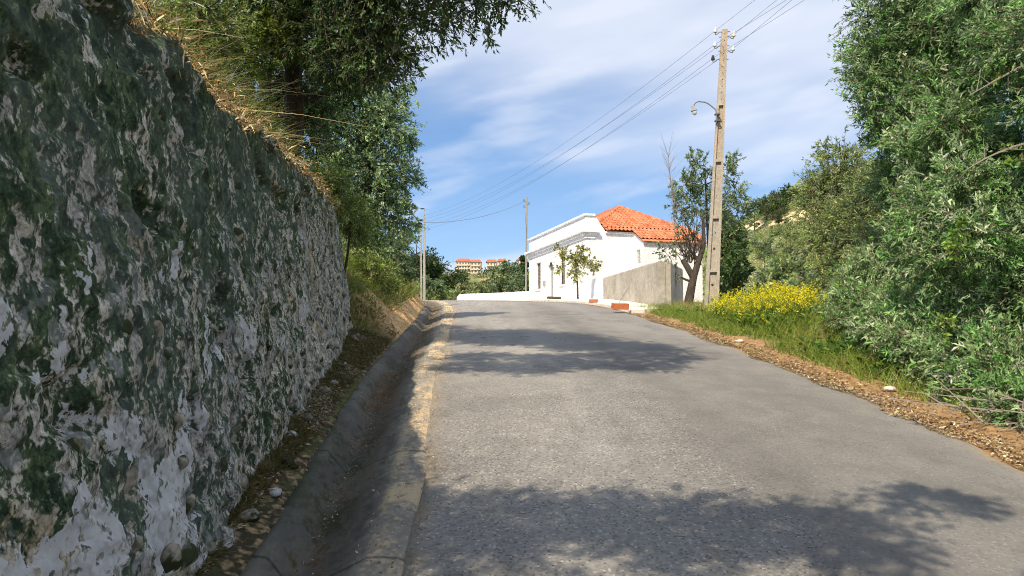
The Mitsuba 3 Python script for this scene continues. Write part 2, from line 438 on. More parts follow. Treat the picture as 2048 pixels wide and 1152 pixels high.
sst = lambda a, b, x: (lambda t: t * t * (3 - 2 * t))(np.clip((x - a) / (b - a), 0, 1))
WALL_Y = [-12, 3.4, 4.3, 5.3, 6.7, 8.3, 10, 13, 13.6]
wall_d = lambda y: np.interp(y, WALL_Y, [0.80, 0.80, 0.86, 0.95, 1.03, 1.10, 1.17, 1.45, 1.5])
wall_h_ = lambda y: np.interp(y, [-12, 0, 3.6, 4.5, 5.2, 7.8, 10.5, 13.7], [2.85, 2.8, 2.66, 2.52, 2.45, 2.4, 2.33, 2.1])
WALL_END = 13.4


def far_h(x, y):
    g = lambda cx, cy, sx, sy, a: a * np.exp(-((x - cx) / sx) ** 2 - ((y - cy) / sy) ** 2)
    q = np.stack([x * 0.03, y * 0.03, x * 0], -1)
    base = 1.0 + 2.0 * sst(0, 60, y) + 3.0 * sst(60, 160, y)
    hill = g(-34, 108, 22, 34, 17) + g(46, 104, 23, 34, 20.0) + g(-40, 20, 26, 45, 12) + g(34, 40, 16, 26, -5.0)
    far = 51.0 * sst(230, 640, y) + 26 * sst(150, 420, np.abs(x)) * sst(60, 250, np.hypot(x, y))
    roll = (meshkit.fbm(q, 4, 2) - 0.5) * (3 + 10 * sst(150, 500, np.hypot(x, y))) * sst(50, 110, np.hypot(x, y))
    return base + hill + far + roll


gut_s = lambda y: np.interp(y, [2, 4, 6, 9], [0.84, 0.86, 0.94, 1.0])   # the gutter narrows downhill


def land(x, y, detail=True):
    x, y = np.asarray(x, float), np.asarray(y, float)
    pts = np.stack([x.ravel(), y.ravel()], 1)
    dist, k = KD.query(pts)
    t = ((pts - CL[k]) * RGT[k]).sum(1)
    yc = CL[k, 1]; z0 = zr(yc); w = HW[k]; d = np.abs(t) - w
    # right side
    shelf = 4.6 + 9 * sst(17, 26, yc)
    right = z0 + 0.012 + 0.05 * np.clip(d, 0, 2.2 - 1.6 * sst(15, 18, yc)) + 0.10 * sst(0.8, 2.0, d) * sst(18, 15, yc) - 0.32 * np.clip(d - shelf, 0, None)
    right = np.where(d < -0.12, z0 - 0.08, right)
    # left side: with the wall
    wd, wh = wall_d(yc), wall_h_(yc)
    lw = z0 + 0.03 + 0.35 * np.clip(d - 0.80 * gut_s(yc), 0, 0.6)
    up = wh - 0.06 + 1.25 * np.clip(d - wd - 0.50, 0, 0.9) + 0.42 * np.clip(d - wd - 1.4, 0, 12)
    lw = np.where(d > wd + 0.42, z0 + np.where(d < wd + 0.50, 0.5, up), lw)
    # left side: the bank beyond the wall
    hb = np.interp(yc, [13, 16, 20, 26, 34, 46], [2.7, 2.5, 2.1, 1.5, 0.9, 0.35])
    run = np.clip(d - 0.82, 0, None)
    lb = z0 + 0.03 + hb * (1 - np.exp(-run * 1.15 / np.maximum(hb, 0.2))) + 0.30 * np.clip(run - 1.2, 0, 14) * sst(46, 26, yc)
    m = sst(WALL_END - 0.1, WALL_END + 0.7, yc)
    left = lw * (1 - m) + lb * m
    left = np.where(d < 0.80 * gut_s(yc), z0 - 0.5, left)
    left = np.where(d < 0, z0 - 0.08, left)
    near = np.where(t > 0, right, left)
    f = far_h(pts[:, 0], pts[:, 1])
    b = sst(9, 24, d)
    out = near * (1 - b) + f * b
    if detail:
        q = np.stack([pts[:, 0], pts[:, 1], pts[:, 0] * 0], 1)
        out = out + (meshkit.fbm(q * 1.7, 4, 5) - 0.5) * (0.22 * sst(1.0, 2.2, d) + 0.30 * sst(0.84, 1.2, d) * (t < 0) * sst(13.5, 15, yc)) * sst(60, 40, yc) + (meshkit.fbm(q * 7.0, 3, 15) - 0.5) * 0.05 * sst(0.84, 1.0, d) * (t < 0)
    return out.reshape(x.shape)


def grid_mesh(X, Y, Z):
    n, m = X.shape
    i = np.arange(n * m).reshape(n, m)
    q = np.stack([i[:-1, :-1], i[1:, :-1], i[1:, 1:], i[:-1, 1:]], -1).reshape(-1, 4)
    return np.stack([X, Y, Z], -1).reshape(-1, 3), np.vstack([q[:, [0, 2, 1]], q[:, [0, 3, 2]]])


# far ground to the horizon (full circle) and the finer near ground
rr = np.r_[0.0, np.geomspace(6, 3500, 150)]; aa = np.linspace(-np.pi, np.pi, 361)
R_, A_ = np.meshgrid(rr, aa, indexing='ij')
X_, Y_ = R_ * np.sin(A_), R_ * np.cos(A_)
Z_ = land(X_, Y_, False)
inner = (X_ > -14.5) & (X_ < 15.5) & (Y_ > -13) & (Y_ < 61)
Z_ = np.where(inner, Z_ - 3.0, Z_ - 0.05)
add('terrain', grid_mesh(X_, Y_, Z_), 'm_farland', smooth=True, kind='structure')
ys = np.r_[np.arange(-14.5, 1, 0.25), np.arange(1, 24, 0.1), np.arange(24, 62.5, 0.25)]
dl = np.r_[np.arange(15, 5, -0.3), np.arange(5, 2.2, -0.1), np.arange(2.2, 0.95, -0.06), 0.93, 0.90, 0.87, 0.84, 0.81, 0.78, 0.75, 0.72, 0.69, 0.66, 0.5, 0.3, 0.0]
dR = np.r_[-0.2, -0.1, -0.05, 0, 0.05, np.arange(0.12, 1.2, 0.07), np.arange(1.2, 4.5, 0.12), np.arange(4.7, 16, 0.3)]
yc_ = np.minimum(ys, 53.0); e0 = road_pt(yc_, yc_ * 0, 0, -1)[:, 0]; e1 = road_pt(yc_, yc_ * 0, 0, 1)[:, 0]
X_ = np.concatenate([e0[None] - dl[:, None], e0[None] * 0.6 + e1[None] * 0.4, e1[None] + dR[:, None]], 0)
Y_ = np.broadcast_to(ys[None], X_.shape).copy()
G_ = grid_mesh(X_, Y_, land(X_, Y_))
_d, _k = KD.query(G_[0][:, :2]); _t = ((G_[0][:, :2] - CL[_k]) * RGT[_k]).sum(1)
scene['ground'] = mikit.ply(G_, 'm_ground', smooth=True, uv=np.c_[np.sign(_t) * (np.abs(_t) - HW[_k]), CL[_k, 1]])
tag('ground', kind='structure')


def strip(y0, y1, step, prof, uvx=None, side=-1, wob=0.0, seed=1):
    """Lofts (d, dz) along the road's edge; d > 0 is outside the edge."""
    k = np.arange(idx(y0), idx(y1), max(1, int(step / 0.05)))
    rng = np.random.default_rng(seed)
    v, uv = [], []
    for j, (d, dz) in enumerate(prof):
        dd = float(d) * (gut_s(CL[k, 1]) if side < 0 and d > 0 else np.ones(len(k)))
        q = CL[k] + RGT[k] * (side * (HW[k] + dd))[:, None]
        z = zr(CL[k, 1]) + dz
        if wob:
            n = meshkit.fbm(np.stack([SS[k] * 1.3, np.full(len(k), j * 3.1), np.zeros(len(k))], 1), 4, seed) - 0.5
            q = q + RGT[k] * (n * wob)[:, None]; z = z + n * wob * 0.35
        v.append(np.c_[q, z]); uv.append(np.c_[np.full(len(k), (uvx[j] if uvx else j)), SS[k]])
    v = np.stack(v, 1); uv = np.stack(uv, 1)
    n, m = v.shape[:2]
    i = np.arange(n * m).reshape(n, m)
    q = np.stack([i[:-1, :-1], i[1:, :-1], i[1:, 1:], i[:-1, 1:]], -1).reshape(-1, 4)
    f = np.vstack([q[:, [0, 1, 2]], q[:, [0, 2, 3]]])
    return v.reshape(-1, 3), f, uv.reshape(-1, 2)


# asphalt, slightly cambered, ragged edges
ts = np.r_[-1.0, -0.985, np.linspace(-0.95, 0.95, 25), 0.985, 1.0]
k = np.arange(0, len(CL), 4)
EDGE = (meshkit.fbm(np.stack([SS[k] * 0.9, SS[k] * 0, SS[k] * 0], 1), 5, 4) - 0.5)
v, uv = [], []
for t in ts:
    e = np.where(abs(t) > 0.94, EDGE * (0.30 if t > 0 else 0.10) * (np.sign(t)), 0)
    q = CL[k] + RGT[k] * (HW[k] * t + np.sign(t) * 0 + e)[:, None]
    dz = 0.02 + 0.035 * (1 - t * t) - (0.045 if abs(t) == 1.0 else 0)
    v.append(np.c_[q, zr(CL[k, 1]) + dz + 0.01 * (meshkit.fbm(np.stack([SS[k] * 0.6, SS[k] * 0 + t * 3, SS[k] * 0], 1), 3, 8) - 0.5)])
    uv.append(np.c_[np.full(len(k), t), SS[k] * 0.1])
v = np.stack(v, 1); uv = np.stack(uv, 1); n, m = v.shape[:2]
i = np.arange(n * m).reshape(n, m)
q = np.stack([i[:-1, :-1], i[:-1, 1:], i[1:, 1:], i[1:, :-1]], -1).reshape(-1, 4)
scene['road'] = mikit.ply((v.reshape(-1, 3), np.vstack([q[:, [0, 1, 2]], q[:, [0, 2, 3]]])), 'm_asphalt', smooth=True, uv=uv.reshape(-1, 2))
tag('road', 'worn grey asphalt road climbing to a crest and bending away', kind='structure')

# the concrete gutter
GP = [(-0.06, 0.0), (0.0, 0.024), (0.10, 0.03), (0.19, 0.024), (0.225, 0.008), (0.27, -0.014), (0.36, -0.052), (0.46, -0.095), (0.54, -0.122), (0.585, -0.132), (0.62, -0.12), (0.66, -0.075), (0.71, -0.015), (0.745, 0.022), (0.78, 0.03), (0.83, 0.03), (0.88, -0.02), (1.0, -0.12)]
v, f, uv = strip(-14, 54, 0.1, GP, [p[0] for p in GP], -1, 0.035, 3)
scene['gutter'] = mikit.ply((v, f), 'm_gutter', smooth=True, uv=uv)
tag('gutter', 'stained concrete drainage gutter along the foot of the stone wall', kind='structure')

# ------------------------------------------------------------------ the stone wall
wy = np.r_[np.arange(-4, 0.6, 0.05), np.arange(0.6, 7, 0.0155), np.arange(7, WALL_END, 0.024)]
foot = road_pt(wy, wall_d(wy), 0.0, -1)
endp = bez(foot[-1], foot[-1] + [-0.13, 0.30, 0], foot[-1] + [-1.3, 0.75, 0], 50)[1:]
path = np.vstack([foot, endp]); ny = np.r_[wy, np.full(len(endp), WALL_END)]
wn = unit(np.gradient(path[:, :2], axis=0)); wn = np.stack([wn[:, 1], -wn[:, 0]], 1)
hv = np.r_[-0.12, np.linspace(0, 1, 150)]
top = np.array([(0.08, 1.012), (0.2, 1.015), (0.35, 1.0), (0.6, 0.98)])
hh = wall_h_(ny)
bumpy = (meshkit.fbm(np.stack([ny * 1.4, ny * 0, ny * 0], 1), 4, 6) - 0.5) * 0.16
hh = hh + bumpy
rows, uvr = [], []
for a in hv:
    off = -0.30 * a
    rows.append(np.c_[path[:, :2] + wn * off, path[:, 2] + hh * a]); uvr.append(np.c_[ny, hh * a])
for b, a in top:
    rows.append(np.c_[path[:, :2] - wn * (0.30 + b), path[:, 2] + hh * a]); uvr.append(np.c_[ny, hh * a])
V = np.stack(rows, 1); UV = np.stack(uvr, 1)
q = V.copy(); q[..., 1] += 0
d1 = meshkit.fbm(q * [1.2, 1.2, 1.2], 3, 21) - 0.5
d2 = meshkit.fbm(q * [4.5, 4.5, 5.5], 4, 22) - 0.5
d3 = np.abs(meshkit.fbm(q * 9, 4, 23) - 0.5)
d4 = meshkit.noise(q * [3, 22, 34], 24) - 0.5
disp = 0.13 * d1 + 0.075 * d2 - 0.07 * d3 + 0.018 * d4
disp -= 0.10 * sst(0.60, 0.72, meshkit.fbm(q * [2.4, 2.4, 2.8], 3, 29))
fall = np.r_[np.ones(len(hv)), [0.6, 0.4, 0.3, 0]]
V[..., :2] += wn[:, None] * (disp * fall)[..., None]
V[..., 2] += 0.02 * d2
n, m = V.shape[:2]; i = np.arange(n * m).reshape(n, m)
q4 = np.stack([i[:-1, :-1], i[1:, :-1], i[1:, 1:], i[:-1, 1:]], -1).reshape(-1, 4)
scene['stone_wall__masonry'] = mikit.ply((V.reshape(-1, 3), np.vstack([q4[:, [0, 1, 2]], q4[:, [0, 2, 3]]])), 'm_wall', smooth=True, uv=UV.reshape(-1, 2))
tag('stone_wall', 'old rubble retaining wall crusted with moss and pale lichen', 'wall')

rng = np.random.default_rng(11)
ico = trimesh.creation.icosphere(subdivisions=2)
variants = []
for s in range(10):
    vv = np.array(ico.vertices) * np.r_[1.0, rng.uniform(0.7, 1.0), rng.uniform(0.55, 0.9)]
    for _ in range(7):                                    # flat broken faces
        nn = unit(rng.normal(size=3)); cut = rng.uniform(0.45, 0.8)
        over = np.clip(vv @ nn - cut, 0, None); vv = vv - over[:, None] * nn
    vv = vv * (1 + 0.25 * (meshkit.fbm(vv * 2.3 + s * 7, 3, s) - 0.5))[:, None]
    variants.append(mikit.ply((vv, np.array(ico.faces)), 'm_wall' if s % 2 else 'm_stone', smooth=35))
spots = []
for _ in range(2000):
    y = rng.uniform(1.6, 13.2); hrel = rng.beta(1.0, 2.2)
    w = 0.04 + 0.085 * rng.random() ** 2
    if all((y - a) ** 2 + ((hrel - b) * 2.5) ** 2 > (0.9 * (w + c)) ** 2 for a, b, c in spots):
        if rng.random() < (0.95 if hrel < 0.2 else 0.35):
            spots.append((y, hrel, w))
    if len(spots) >= 230:
        break
for j, (y, hrel, w) in enumerate(spots):
    a = int(np.searchsorted(wy, y)); b = 1 + int(hrel * 149)
    c = V[min(a, len(path) - 1), b]
    ang = rng.uniform(-20, 20)
    key = 'stone_wall__stone' + (f'_{j:03d}' if j else '')
    scene[key] = {**variants[j % 10], 'to_world': T().translate([float(c[0]) - w * 0.10, float(c[1]), float(c[2])]).rotate([1, 0, 0], ang).rotate([0, 0, 1], 84 + rng.uniform(-15, 15)).scale([w, w * (0.6 if hrel < 0.25 else 0.42), w * 0.85])}

# loose stones that fell to the wall's foot
ORD = 'nearest second third fourth fifth sixth seventh eighth ninth tenth eleventh twelfth thirteenth farthest'.split()
for j in range(14):
    y = 4.4 + j * 0.6 + rng.uniform(-0.2, 0.2); w = rng.uniform(0.03, 0.08)
    c = road_pt(np.array([y]), wall_d(np.array([y])) - rng.uniform(0.0, 0.12), 0.0, -1)[0]
    c[2] = land(np.array([c[0]]), np.array([c[1]]))[0] + w * 0.3
    key = 'fallen_stone' + (f'_{j:03d}' if j else '')
    scene[key] = {**variants[j % 10], 'to_world': T().translate(c.tolist()).rotate([0, 0, 1], rng.uniform(0, 360)).scale([w, w, w * 0.8])}
    tag(key, ORD[j] + ' loose stone from the camera on the strip between wall and gutter', 'stone', 'loose stones at the foot of the stone wall')

# ------------------------------------------------------------------ vegetation builders
def crown(clumps, Ln, Wd, cols, rng, per=40, droop=0.15, up=0.5, tw=(0.006, 0.0025), spread=0.7, shell=0.55):
    """Leaves on twigs that radiate through each clump. clumps: (centre, radii(3), twigs). Returns leaf mesh, colours, twig mesh."""
    A, B, pos, dirs = [], [], [], []
    for c, r, nt in clumps:
        c, r = np.asarray(c, float), np.broadcast_to(np.asarray(r, float), (3,))
        u = unit(rng.normal(size=(nt, 3)))
        rad = rng.uniform(shell, 1.08, (nt, 1))
        lump = 0.75 + 0.5 * meshkit.noise(u * 1.9 + c, 5)[:, None]
        b = c + u * r * rad * lump
        b[:, 2] -= droop * r[2] * rng.random(nt)
        a = c + (b - c) * rng.uniform(0.15, 0.6, (nt, 1)) + rng.normal(size=(nt, 3)) * r * 0.10
        A.append(a); B.append(b)
        t = rng.uniform(0.1, 1.05, (nt, per, 1))
        p = a[:, None] + (b - a)[:, None] * t + rng.normal(size=(nt, per, 3)) * 0.018 * np.mean(r) ** 0.5
        d = unit(b - a)[:, None] + rng.normal(size=(nt, per, 3)) * spread
        pos.append(p.reshape(-1, 3)); dirs.append(d.reshape(-1, 3))
    A, B, pos, dirs = map(np.vstack, (A, B, pos, dirs))
    n = len(pos)
    L = Ln * rng.uniform(0.55, 1.3, n) * np.repeat(rng.uniform(0.75, 1.25, len(A)), per)
    lm = leaf_mesh(pos, dirs, L, L * Wd * rng.uniform(0.8, 1.2, n), rng, up)
    # colour differs from spray to spray as well as from leaf to leaf
    base = pick(cols, len(A), rng, 0.22)
    col = np.repeat(base, per, 0) * np.exp(rng.normal(0, 0.22, (n, 1)))
    return lm, np.repeat(np.clip(col, 0.003, 0.8), 4, 0), twigs(A, B, tw[0], tw[1])


def limbs(trunk, radii, clumps, rng, r=0.03, wig=0.15):
    """Trunk tube plus one limb from the trunk to each clump."""
    parts = [tube(trunk, radii, 10)]
    out = []
    tr = np.asarray(trunk, float)
    nodes = [(p_, float(q_), 0) for p_, q_ in zip(tr, np.broadcast_to(radii, (len(tr),)))]
    order_ = sorted(clumps, key=lambda t_: np.linalg.norm(tr - np.asarray(t_[0]), axis=1).min())
    for c, rad, _ in order_:
        c = np.asarray(c, float)
        best = min(nodes, key=lambda nd: np.linalg.norm(nd[0] - c) + 1.2 * max(0.0, nd[0][2] - c[2] + 0.3) * (nd[2] == 0))
        a, ra = best[0], best[1]
        mid = (a + c) / 2 + rng.normal(size=3) * wig * np.linalg.norm(c - a) + [0, 0, 0.12 * np.linalg.norm(c - a)]
        rr0 = min(r, ra * 0.7)
        nodes.append((c, max(rr0 * 0.55, 0.006), 1))
        out.append(tube(bez(a, mid, c, 9), np.linspace(rr0, rr0 * 0.5, 9), 6))
        for _ in range(3):
            e = c + unit(rng.normal(size=3)) * np.broadcast_to(rad, (3,)) * 0.75
            out.append(tube(bez(c + (mid - c) * 0.15, (c + e) / 2 + rng.normal(size=3) * 0.08, e, 6), np.linspace(rr0 * 0.4, 0.006, 6), 4))
    return cat(parts), (cat(out) if out else None)


def smooth_path(pts, n=14):
    pts = np.asarray(pts, float)
    t = np.r_[0, np.cumsum(np.linalg.norm(np.diff(pts, axis=0), axis=1))]
    return PchipInterpolator(t, pts)(np.linspace(0, t[-1], n))


def tree(key, label, category, trunk, r0, r1, clumps, Ln, Wd, cols, seed, per=40, group=None, bark='m_bark', twig='m_twig', limb_r=0.04, **k):
    rng = np.random.default_rng(seed)
    key_, i = key, 0
    while any(s == key_ or s.startswith(key_ + '__') for s in scene):
        i += 1; key_ = f'{key}_{i:03d}'
    tp = smooth_path(trunk)
    tm, lb = limbs(tp, np.linspace(r0, r1, len(tp)), clumps, rng, limb_r)
    lm, col, tw = crown(clumps, Ln, Wd, cols, rng, per, **k)
    if lb is not None and len(clumps) <= 4:
        tm, lb = cat([tm, lb]), None
    scene[key_ + '__trunk'] = mikit.ply(tm, bark, smooth=50)
    if lb is not None:
        scene[key_ + '__branches'] = mikit.ply(lb, bark, smooth=50)
    scene[key_ + '__twig_sprays'] = mikit.ply(tw, twig)
    scene[key_ + '__crown'] = mikit.ply(lm, 'm_leaf', color=col)
    tag(key_, label, category, group)
    return key_


brighter = lambda cs, k=1.45: [tuple(k * x for x in c) for c in cs]
OLIVE = brighter([(0.13, 0.19, 0.10), (0.17, 0.23, 0.13), (0.10, 0.16, 0.075), (0.20, 0.26, 0.15), (0.09, 0.15, 0.06)])
WILLOW = brighter([(0.11, 0.22, 0.075), (0.16, 0.27, 0.115), (0.085, 0.18, 0.055), (0.22, 0.32, 0.17), (0.13, 0.25, 0.09), (0.27, 0.35, 0.22)], 1.6)
DARKG = [(0.065, 0.12, 0.045), (0.085, 0.14, 0.05), (0.05, 0.095, 0.04), (0.11, 0.165, 0.065)]
YELLOWG = brighter([(0.19, 0.24, 0.09), (0.23, 0.27, 0.12), (0.16, 0.22, 0.08), (0.13, 0.18, 0.065)], 1.7)
LIME = [(0.26, 0.33, 0.06), (0.20, 0.30, 0.05), (0.33, 0.38, 0.09)]


def rows_of_clumps(specs, rng, nt):
    out = []
    for (px, py, y, r) in specs:
        c = P(px, py, y); r3 = np.broadcast_to(np.asarray(r, float), (3,))
        out.append((c, r3 * rng.uniform(0.9, 1.1), int(nt * r3.mean() ** 2)))
    return out


# --- the overhanging tree on the bank above the wall
rg = np.random.default_rng(101)
spec = [(640, 40, 10.2, 0.8), (700, 60, 9.8, 0.75), (760, 40, 9.6, 0.7), (820, 20, 9.4, 0.7), (880, 20, 9.2, 0.55), (940, 0, 9.0, 0.55), (985, 5, 8.9, 0.42), (1020, -25, 8.8, 0.40),
        (760, 110, 9.7, 0.5), (800, 110, 9.4, 0.38), (815, 150, 9.3, 0.22), (690, 130, 10.6, 0.55), (560, -40, 10.4, 0.9), (480, -60, 9.8, 0.8), (650, -110, 9.6, 1.0), (760, -110, 9.2, 1.0), (880, -100, 8.8, 0.9), (990, -120, 8.4, 0.8), (1060, -140, 8.0, 0.6), (850, -230, 8.4, 0.9), (960, -260, 7.9, 0.8), (1050, -290, 7.4, 0.7), (740, -260, 8.8, 1.0), (620, -250, 9.4, 1.0),
        (560, 60, 11.6, 0.7), (520, 130, 12.2, 0.7), (600, 150, 12.5, 0.7), (700, 165, 11.2, 0.4), (745, 140, 10.4, 0.35), (580, 210, 12.8, 0.6), (640, 190, 12.6, 0.6), (530, 220, 12.2, 0.5), (620, 260, 13.2, 0.6)]
cl = [(c, r, int(n * (0.30 if c[0] / c[1] > -0.165 else 0.8))) for c, r, n in rows_of_clumps(spec, rg, 520)]
for X, Y in [(-0.5, 10.3), (0.3, 10.1), (1.0, 10.4), (1.7, 10.3), (0.5, 11.0), (1.4, 11.3), (2.1, 11.1), (-0.4, 11.2), (2.0, 12.2), (1.0, 12.2)]:
    cl.append((np.array([X - 0.45 * 4.7, Y - 0.93 * 4.7, float(zr(Y)) + 4.7]), np.array([0.65, 0.65, 0.45]), 190))
b = P(590, 240, 11.0)
tree('overhanging_tree', 'large dark evergreen tree on the bank, its leafy boughs reaching over the road', 'tree',
     [b - [0.15, 0, 0.8], b, P(585, 120, 10.8), P(610, 0, 10.4), P(680, -120, 9.8), P(800, -220, 9.0)], 0.15, 0.05, cl, 0.066, 0.36, brighter(DARKG, 1.5) + OLIVE[:3], 1, per=16, limb_r=0.055)
# --- the silvery tree standing past the wall's end
spec = [(720, 190, 16.5, 0.75), (690, 270, 16.5, 0.8), (770, 250, 16.6, 0.75), (745, 340, 16.8, 0.9), (800, 350, 17.2, 0.55), (780, 420, 17.2, 0.7), (720, 420, 17.0, 0.7), (740, 490, 17.4, 0.7), (660, 330, 16.3, 0.6), (800, 195, 16.6, 0.35), (640, 220, 16.0, 0.7), (820, 285, 17.0, 0.3), (690, 500, 17.4, 0.6)]
cl = rows_of_clumps(spec, rg, 420)
b = P(715, 530, 17.4)
tree('silver_green_tree', 'grey green bushy tree standing on the bank past the end of the wall', 'tree',
     [b - [0.1, 0, 0.8], b, P(735, 400, 17.2), P(735, 280, 16.8), P(725, 200, 16.6)], 0.13, 0.04, cl, 0.075, 0.42, brighter(OLIVE, 1.4) + WILLOW[3:4], 2, per=18, limb_r=0.05)
# --- a further dark tree on the bank
spec = [(765, 520, 21, 0.7), (785, 500, 23, 0.7), (760, 560, 20.5, 0.6), (800, 540, 24, 0.6), (832, 440, 25, 0.25), (815, 470, 24.5, 0.35)]
cl = rows_of_clumps(spec, rg, 260)
b = P(790, 575, 22)
tree('bank_tree', 'dark low tree on the bank behind the grey green tree, near the two thin posts', 'tree', [b - [0, 0, 0.6], b, P(800, 500, 23)], 0.09, 0.04, cl, 0.09, 0.42, DARKG[:2] + OLIVE, 3, per=18)
# --- the tree behind the camera that shades the near road
cl = []
rs = np.random.default_rng(5)
for X, Y, H in [(-0.9, 4.75, 5.0), (-0.1, 4.7, 4.8), (0.8, 4.6, 4.8), (1.6, 4.45, 4.6), (2.5, 4.75, 4.7), (3.3, 4.3, 4.6), (4.1, 4.2, 4.8), (-1.5, 4.0, 5.4), (-0.5, 3.6, 5.4), (0.6, 3.4, 5.2), (1.9, 3.3, 5.2), (3.0, 3.0, 5.0), (-0.6, 2.2, 5.8), (1.0, 2.0, 5.8), (2.4, 1.8, 5.6), (4.4, 3.2, 5.0)]:
    kk = (H - 0.14 * Y) / 1.0
    r = rs.uniform(0.62, 0.85) if X < 2 else rs.uniform(0.4, 0.6)
    cl.append(((X - 0.45 * kk, Y + 0.55 - r - 0.93 * kk, H), (r, r, r * 0.6), int(420 * r * r)))
tree('roadside_tree', 'spreading tree on the bank behind the camera that shades the near road', 'tree', [(-3.6, -3.2, 2.0), (-3.4, -2.6, 3.2), (-2.6, -1.6, 4.3), (-1.0, -0.9, 5.0)], 0.2, 0.08, cl, 0.075, 0.4, DARKG, 4, per=16, limb_r=0.06)

# --- the big leafy bushes on the right
rg = np.random.default_rng(202)
def bush_clumps(n, x, y, z, r, nt, rng, edge=None):
    out = []
    for _ in range(n):
        c = np.array([rng.uniform(*x), rng.uniform(*y), 0.0]); h = rng.uniform(*z)
        c[2] = zr(c[1]) + h
        rr_ = rng.uniform(*r)
        c[0] += edge(c[1], h) if edge is not None else 0
        out.append((c, (rr_, rr_, rr_ * 0.85), int(nt * rr_ * rr_)))
    return out
edge = lambda y, h: 0.35 * (y - 6) * 0.3 + 0.5 * max(0, 0.9 - h) + 0.02 * (h - 3) ** 2
cl = bush_clumps(46, (4.9, 5.6), (6.0, 10.2), (0.4, 6.2), (0.45, 0.75), 460, rg, edge) + rows_of_clumps([(1950, 770, 7.8, .36), (2010, 790, 7.2, .36), (2060, 810, 6.8, .36), (1800, 650, 9.8, .6), (1850, 680, 9.2, .6), (1900, 700, 8.6, .55), (1960, 720, 8.0, .55), (2020, 740, 7.4, .55)], rg, 520) + bush_clumps(30, (5.6, 6.8), (6.0, 12), (0.5, 6.8), (0.6, 0.9), 300, rg, edge) + rows_of_clumps([(1860, 420, 8.9, .55), (1890, 520, 8.6, .5), (1930, 360, 8.2, .5), (1850, 300, 9.2, .55), (1960, 470, 7.8, .45), (1900, 240, 8.8, .5), (1830, 480, 9.3, .5)], rg, 480)
tree('broad_leafy_bush', 'tall dense green bush with narrow pale leaves overhanging the right verge', 'bush', [(6.0, 8.2, 0.8), (5.9, 8.3, 2.2), (6.1, 8.5, 4.2), (6.2, 8.6, 6.0)], 0.10, 0.03, cl, 0.068, 0.29, brighter(WILLOW, 1.2) + brighter(OLIVE, 1.5), 6, per=22, limb_r=0.035, spread=0.8)
cl = bush_clumps(34, (5.75, 6.3), (10.3, 12.6), (0.5, 5.6), (0.45, 0.75), 430, rg, lambda y, h: 0.05 + 0.02 * (h - 3) ** 2) + bush_clumps(12, (6.6, 7.4), (10, 13.5), (0.8, 6.4), (0.7, 0.9), 250, rg) + rows_of_clumps([(1745, 670, 11.2, .45), (1690, 610, 12.6, .45), (1720, 610, 11.9, .6), (1760, 620, 11.0, .6), (1720, 560, 12.2, .6), (1740, 20, 11.3, .5), (1733, 90, 11.3, .45), (1735, 160, 11.3, .45), (1742, 215, 11.4, .42), (1770, 265, 11.5, .45), (1775, 110, 11.4, .55), (1780, 190, 11.4, .55), (1790, -40, 11.2, .6), (1745, -60, 11.2, .5)], rg, 420)
tree('grey_leafy_bush', 'tall grey green bush with narrow leaves, left of the broad one on the verge', 'bush', [(6.2, 11.6, 1.0), (6.0, 11.5, 3.0), (6.1, 11.4, 5.4)], 0.10, 0.03, cl, 0.066, 0.29, brighter(OLIVE, 1.55) + brighter(WILLOW[:3], 1.2), 7, per=20, limb_r=0.035, spread=0.8)
spec = [(1640, 380, 17, 0.7), (1690, 330, 16.5, 0.7), (1660, 460, 16.8, 0.8), (1700, 430, 16, 0.8), (1665, 520, 16.6, 0.5), (1690, 530, 16, 0.8), (1660, 575, 16.2, 0.55), (1730, 560, 15, 0.7), (1720, 480, 15.5, 0.7), (1690, 610, 15, 0.6), (1650, 300, 17, 0.3), (1740, 640, 14, 0.5), (1760, 380, 15.6, 0.8), (1765, 500, 14.6, 0.8)]
cl = rows_of_clumps(spec, rg, 380)
b = P(1700, 640, 16.2)
tree('yellow_green_bush', 'yellowish green bush behind the yellow flowers on the right', 'bush', [b - [0, 0, 0.7], b, P(1690, 450, 16.4), P(1660, 350, 16.8)], 0.09, 0.03, cl, 0.075, 0.33, YELLOWG + OLIVE[:2], 8, per=18)
for j, pts_ in enumerate([[(2060, 285, 7.3), (1990, 300, 7.0), (1925, 345, 7.0)], [(2050, 130, 7.6), (2000, 155, 7.3), (1940, 190, 7.2)]]):
    m_ = [tube(bez(*[P(*q_) for q_ in pts_], 10), np.linspace(0.014, 0.004, 10), 5)]
    e_ = bez(*[P(*q_) for q_ in pts_], 10); rb = np.random.default_rng(90 + j)
    for i_ in range(3, 9):
        m_.append(tube([e_[i_], e_[i_] + rb.normal(size=3) * [0.12, 0.05, 0.12]], [0.005, 0.002], 4))
    scene['broad_leafy_bush__bare_branch' + (f'_{j:03d}' if j else '')] = mikit.ply(cat(m_), 'm_twig_grey')
# lime sprays of another climber in the big bush
rl = np.random.default_rng(9)
cl = [(P(px, py, y), (r, r, r), 11) for px, py, y, r in [(1922, 455, 7.2, 0.12), (1912, 495, 7.2, 0.11), (2000, 130, 8.0, 0.16), (1890, 650, 7.2, 0.14), (2030, 300, 7.2, 0.2)]]
lm, col, tw = crown(cl, 0.05, 0.7, [(0.20, 0.32, 0.07), (0.26, 0.38, 0.09), (0.15, 0.27, 0.06)], rl, 9)
scene['climbing_vine__sprays'] = mikit.ply(lm, 'm_leaf', color=col)
scene['climbing_vine__twig_sprays'] = mikit.ply(tw, 'm_twig')
tag('climbing_vine', 'bright lime green climber scrambling through the broad leafy bush', 'vine')

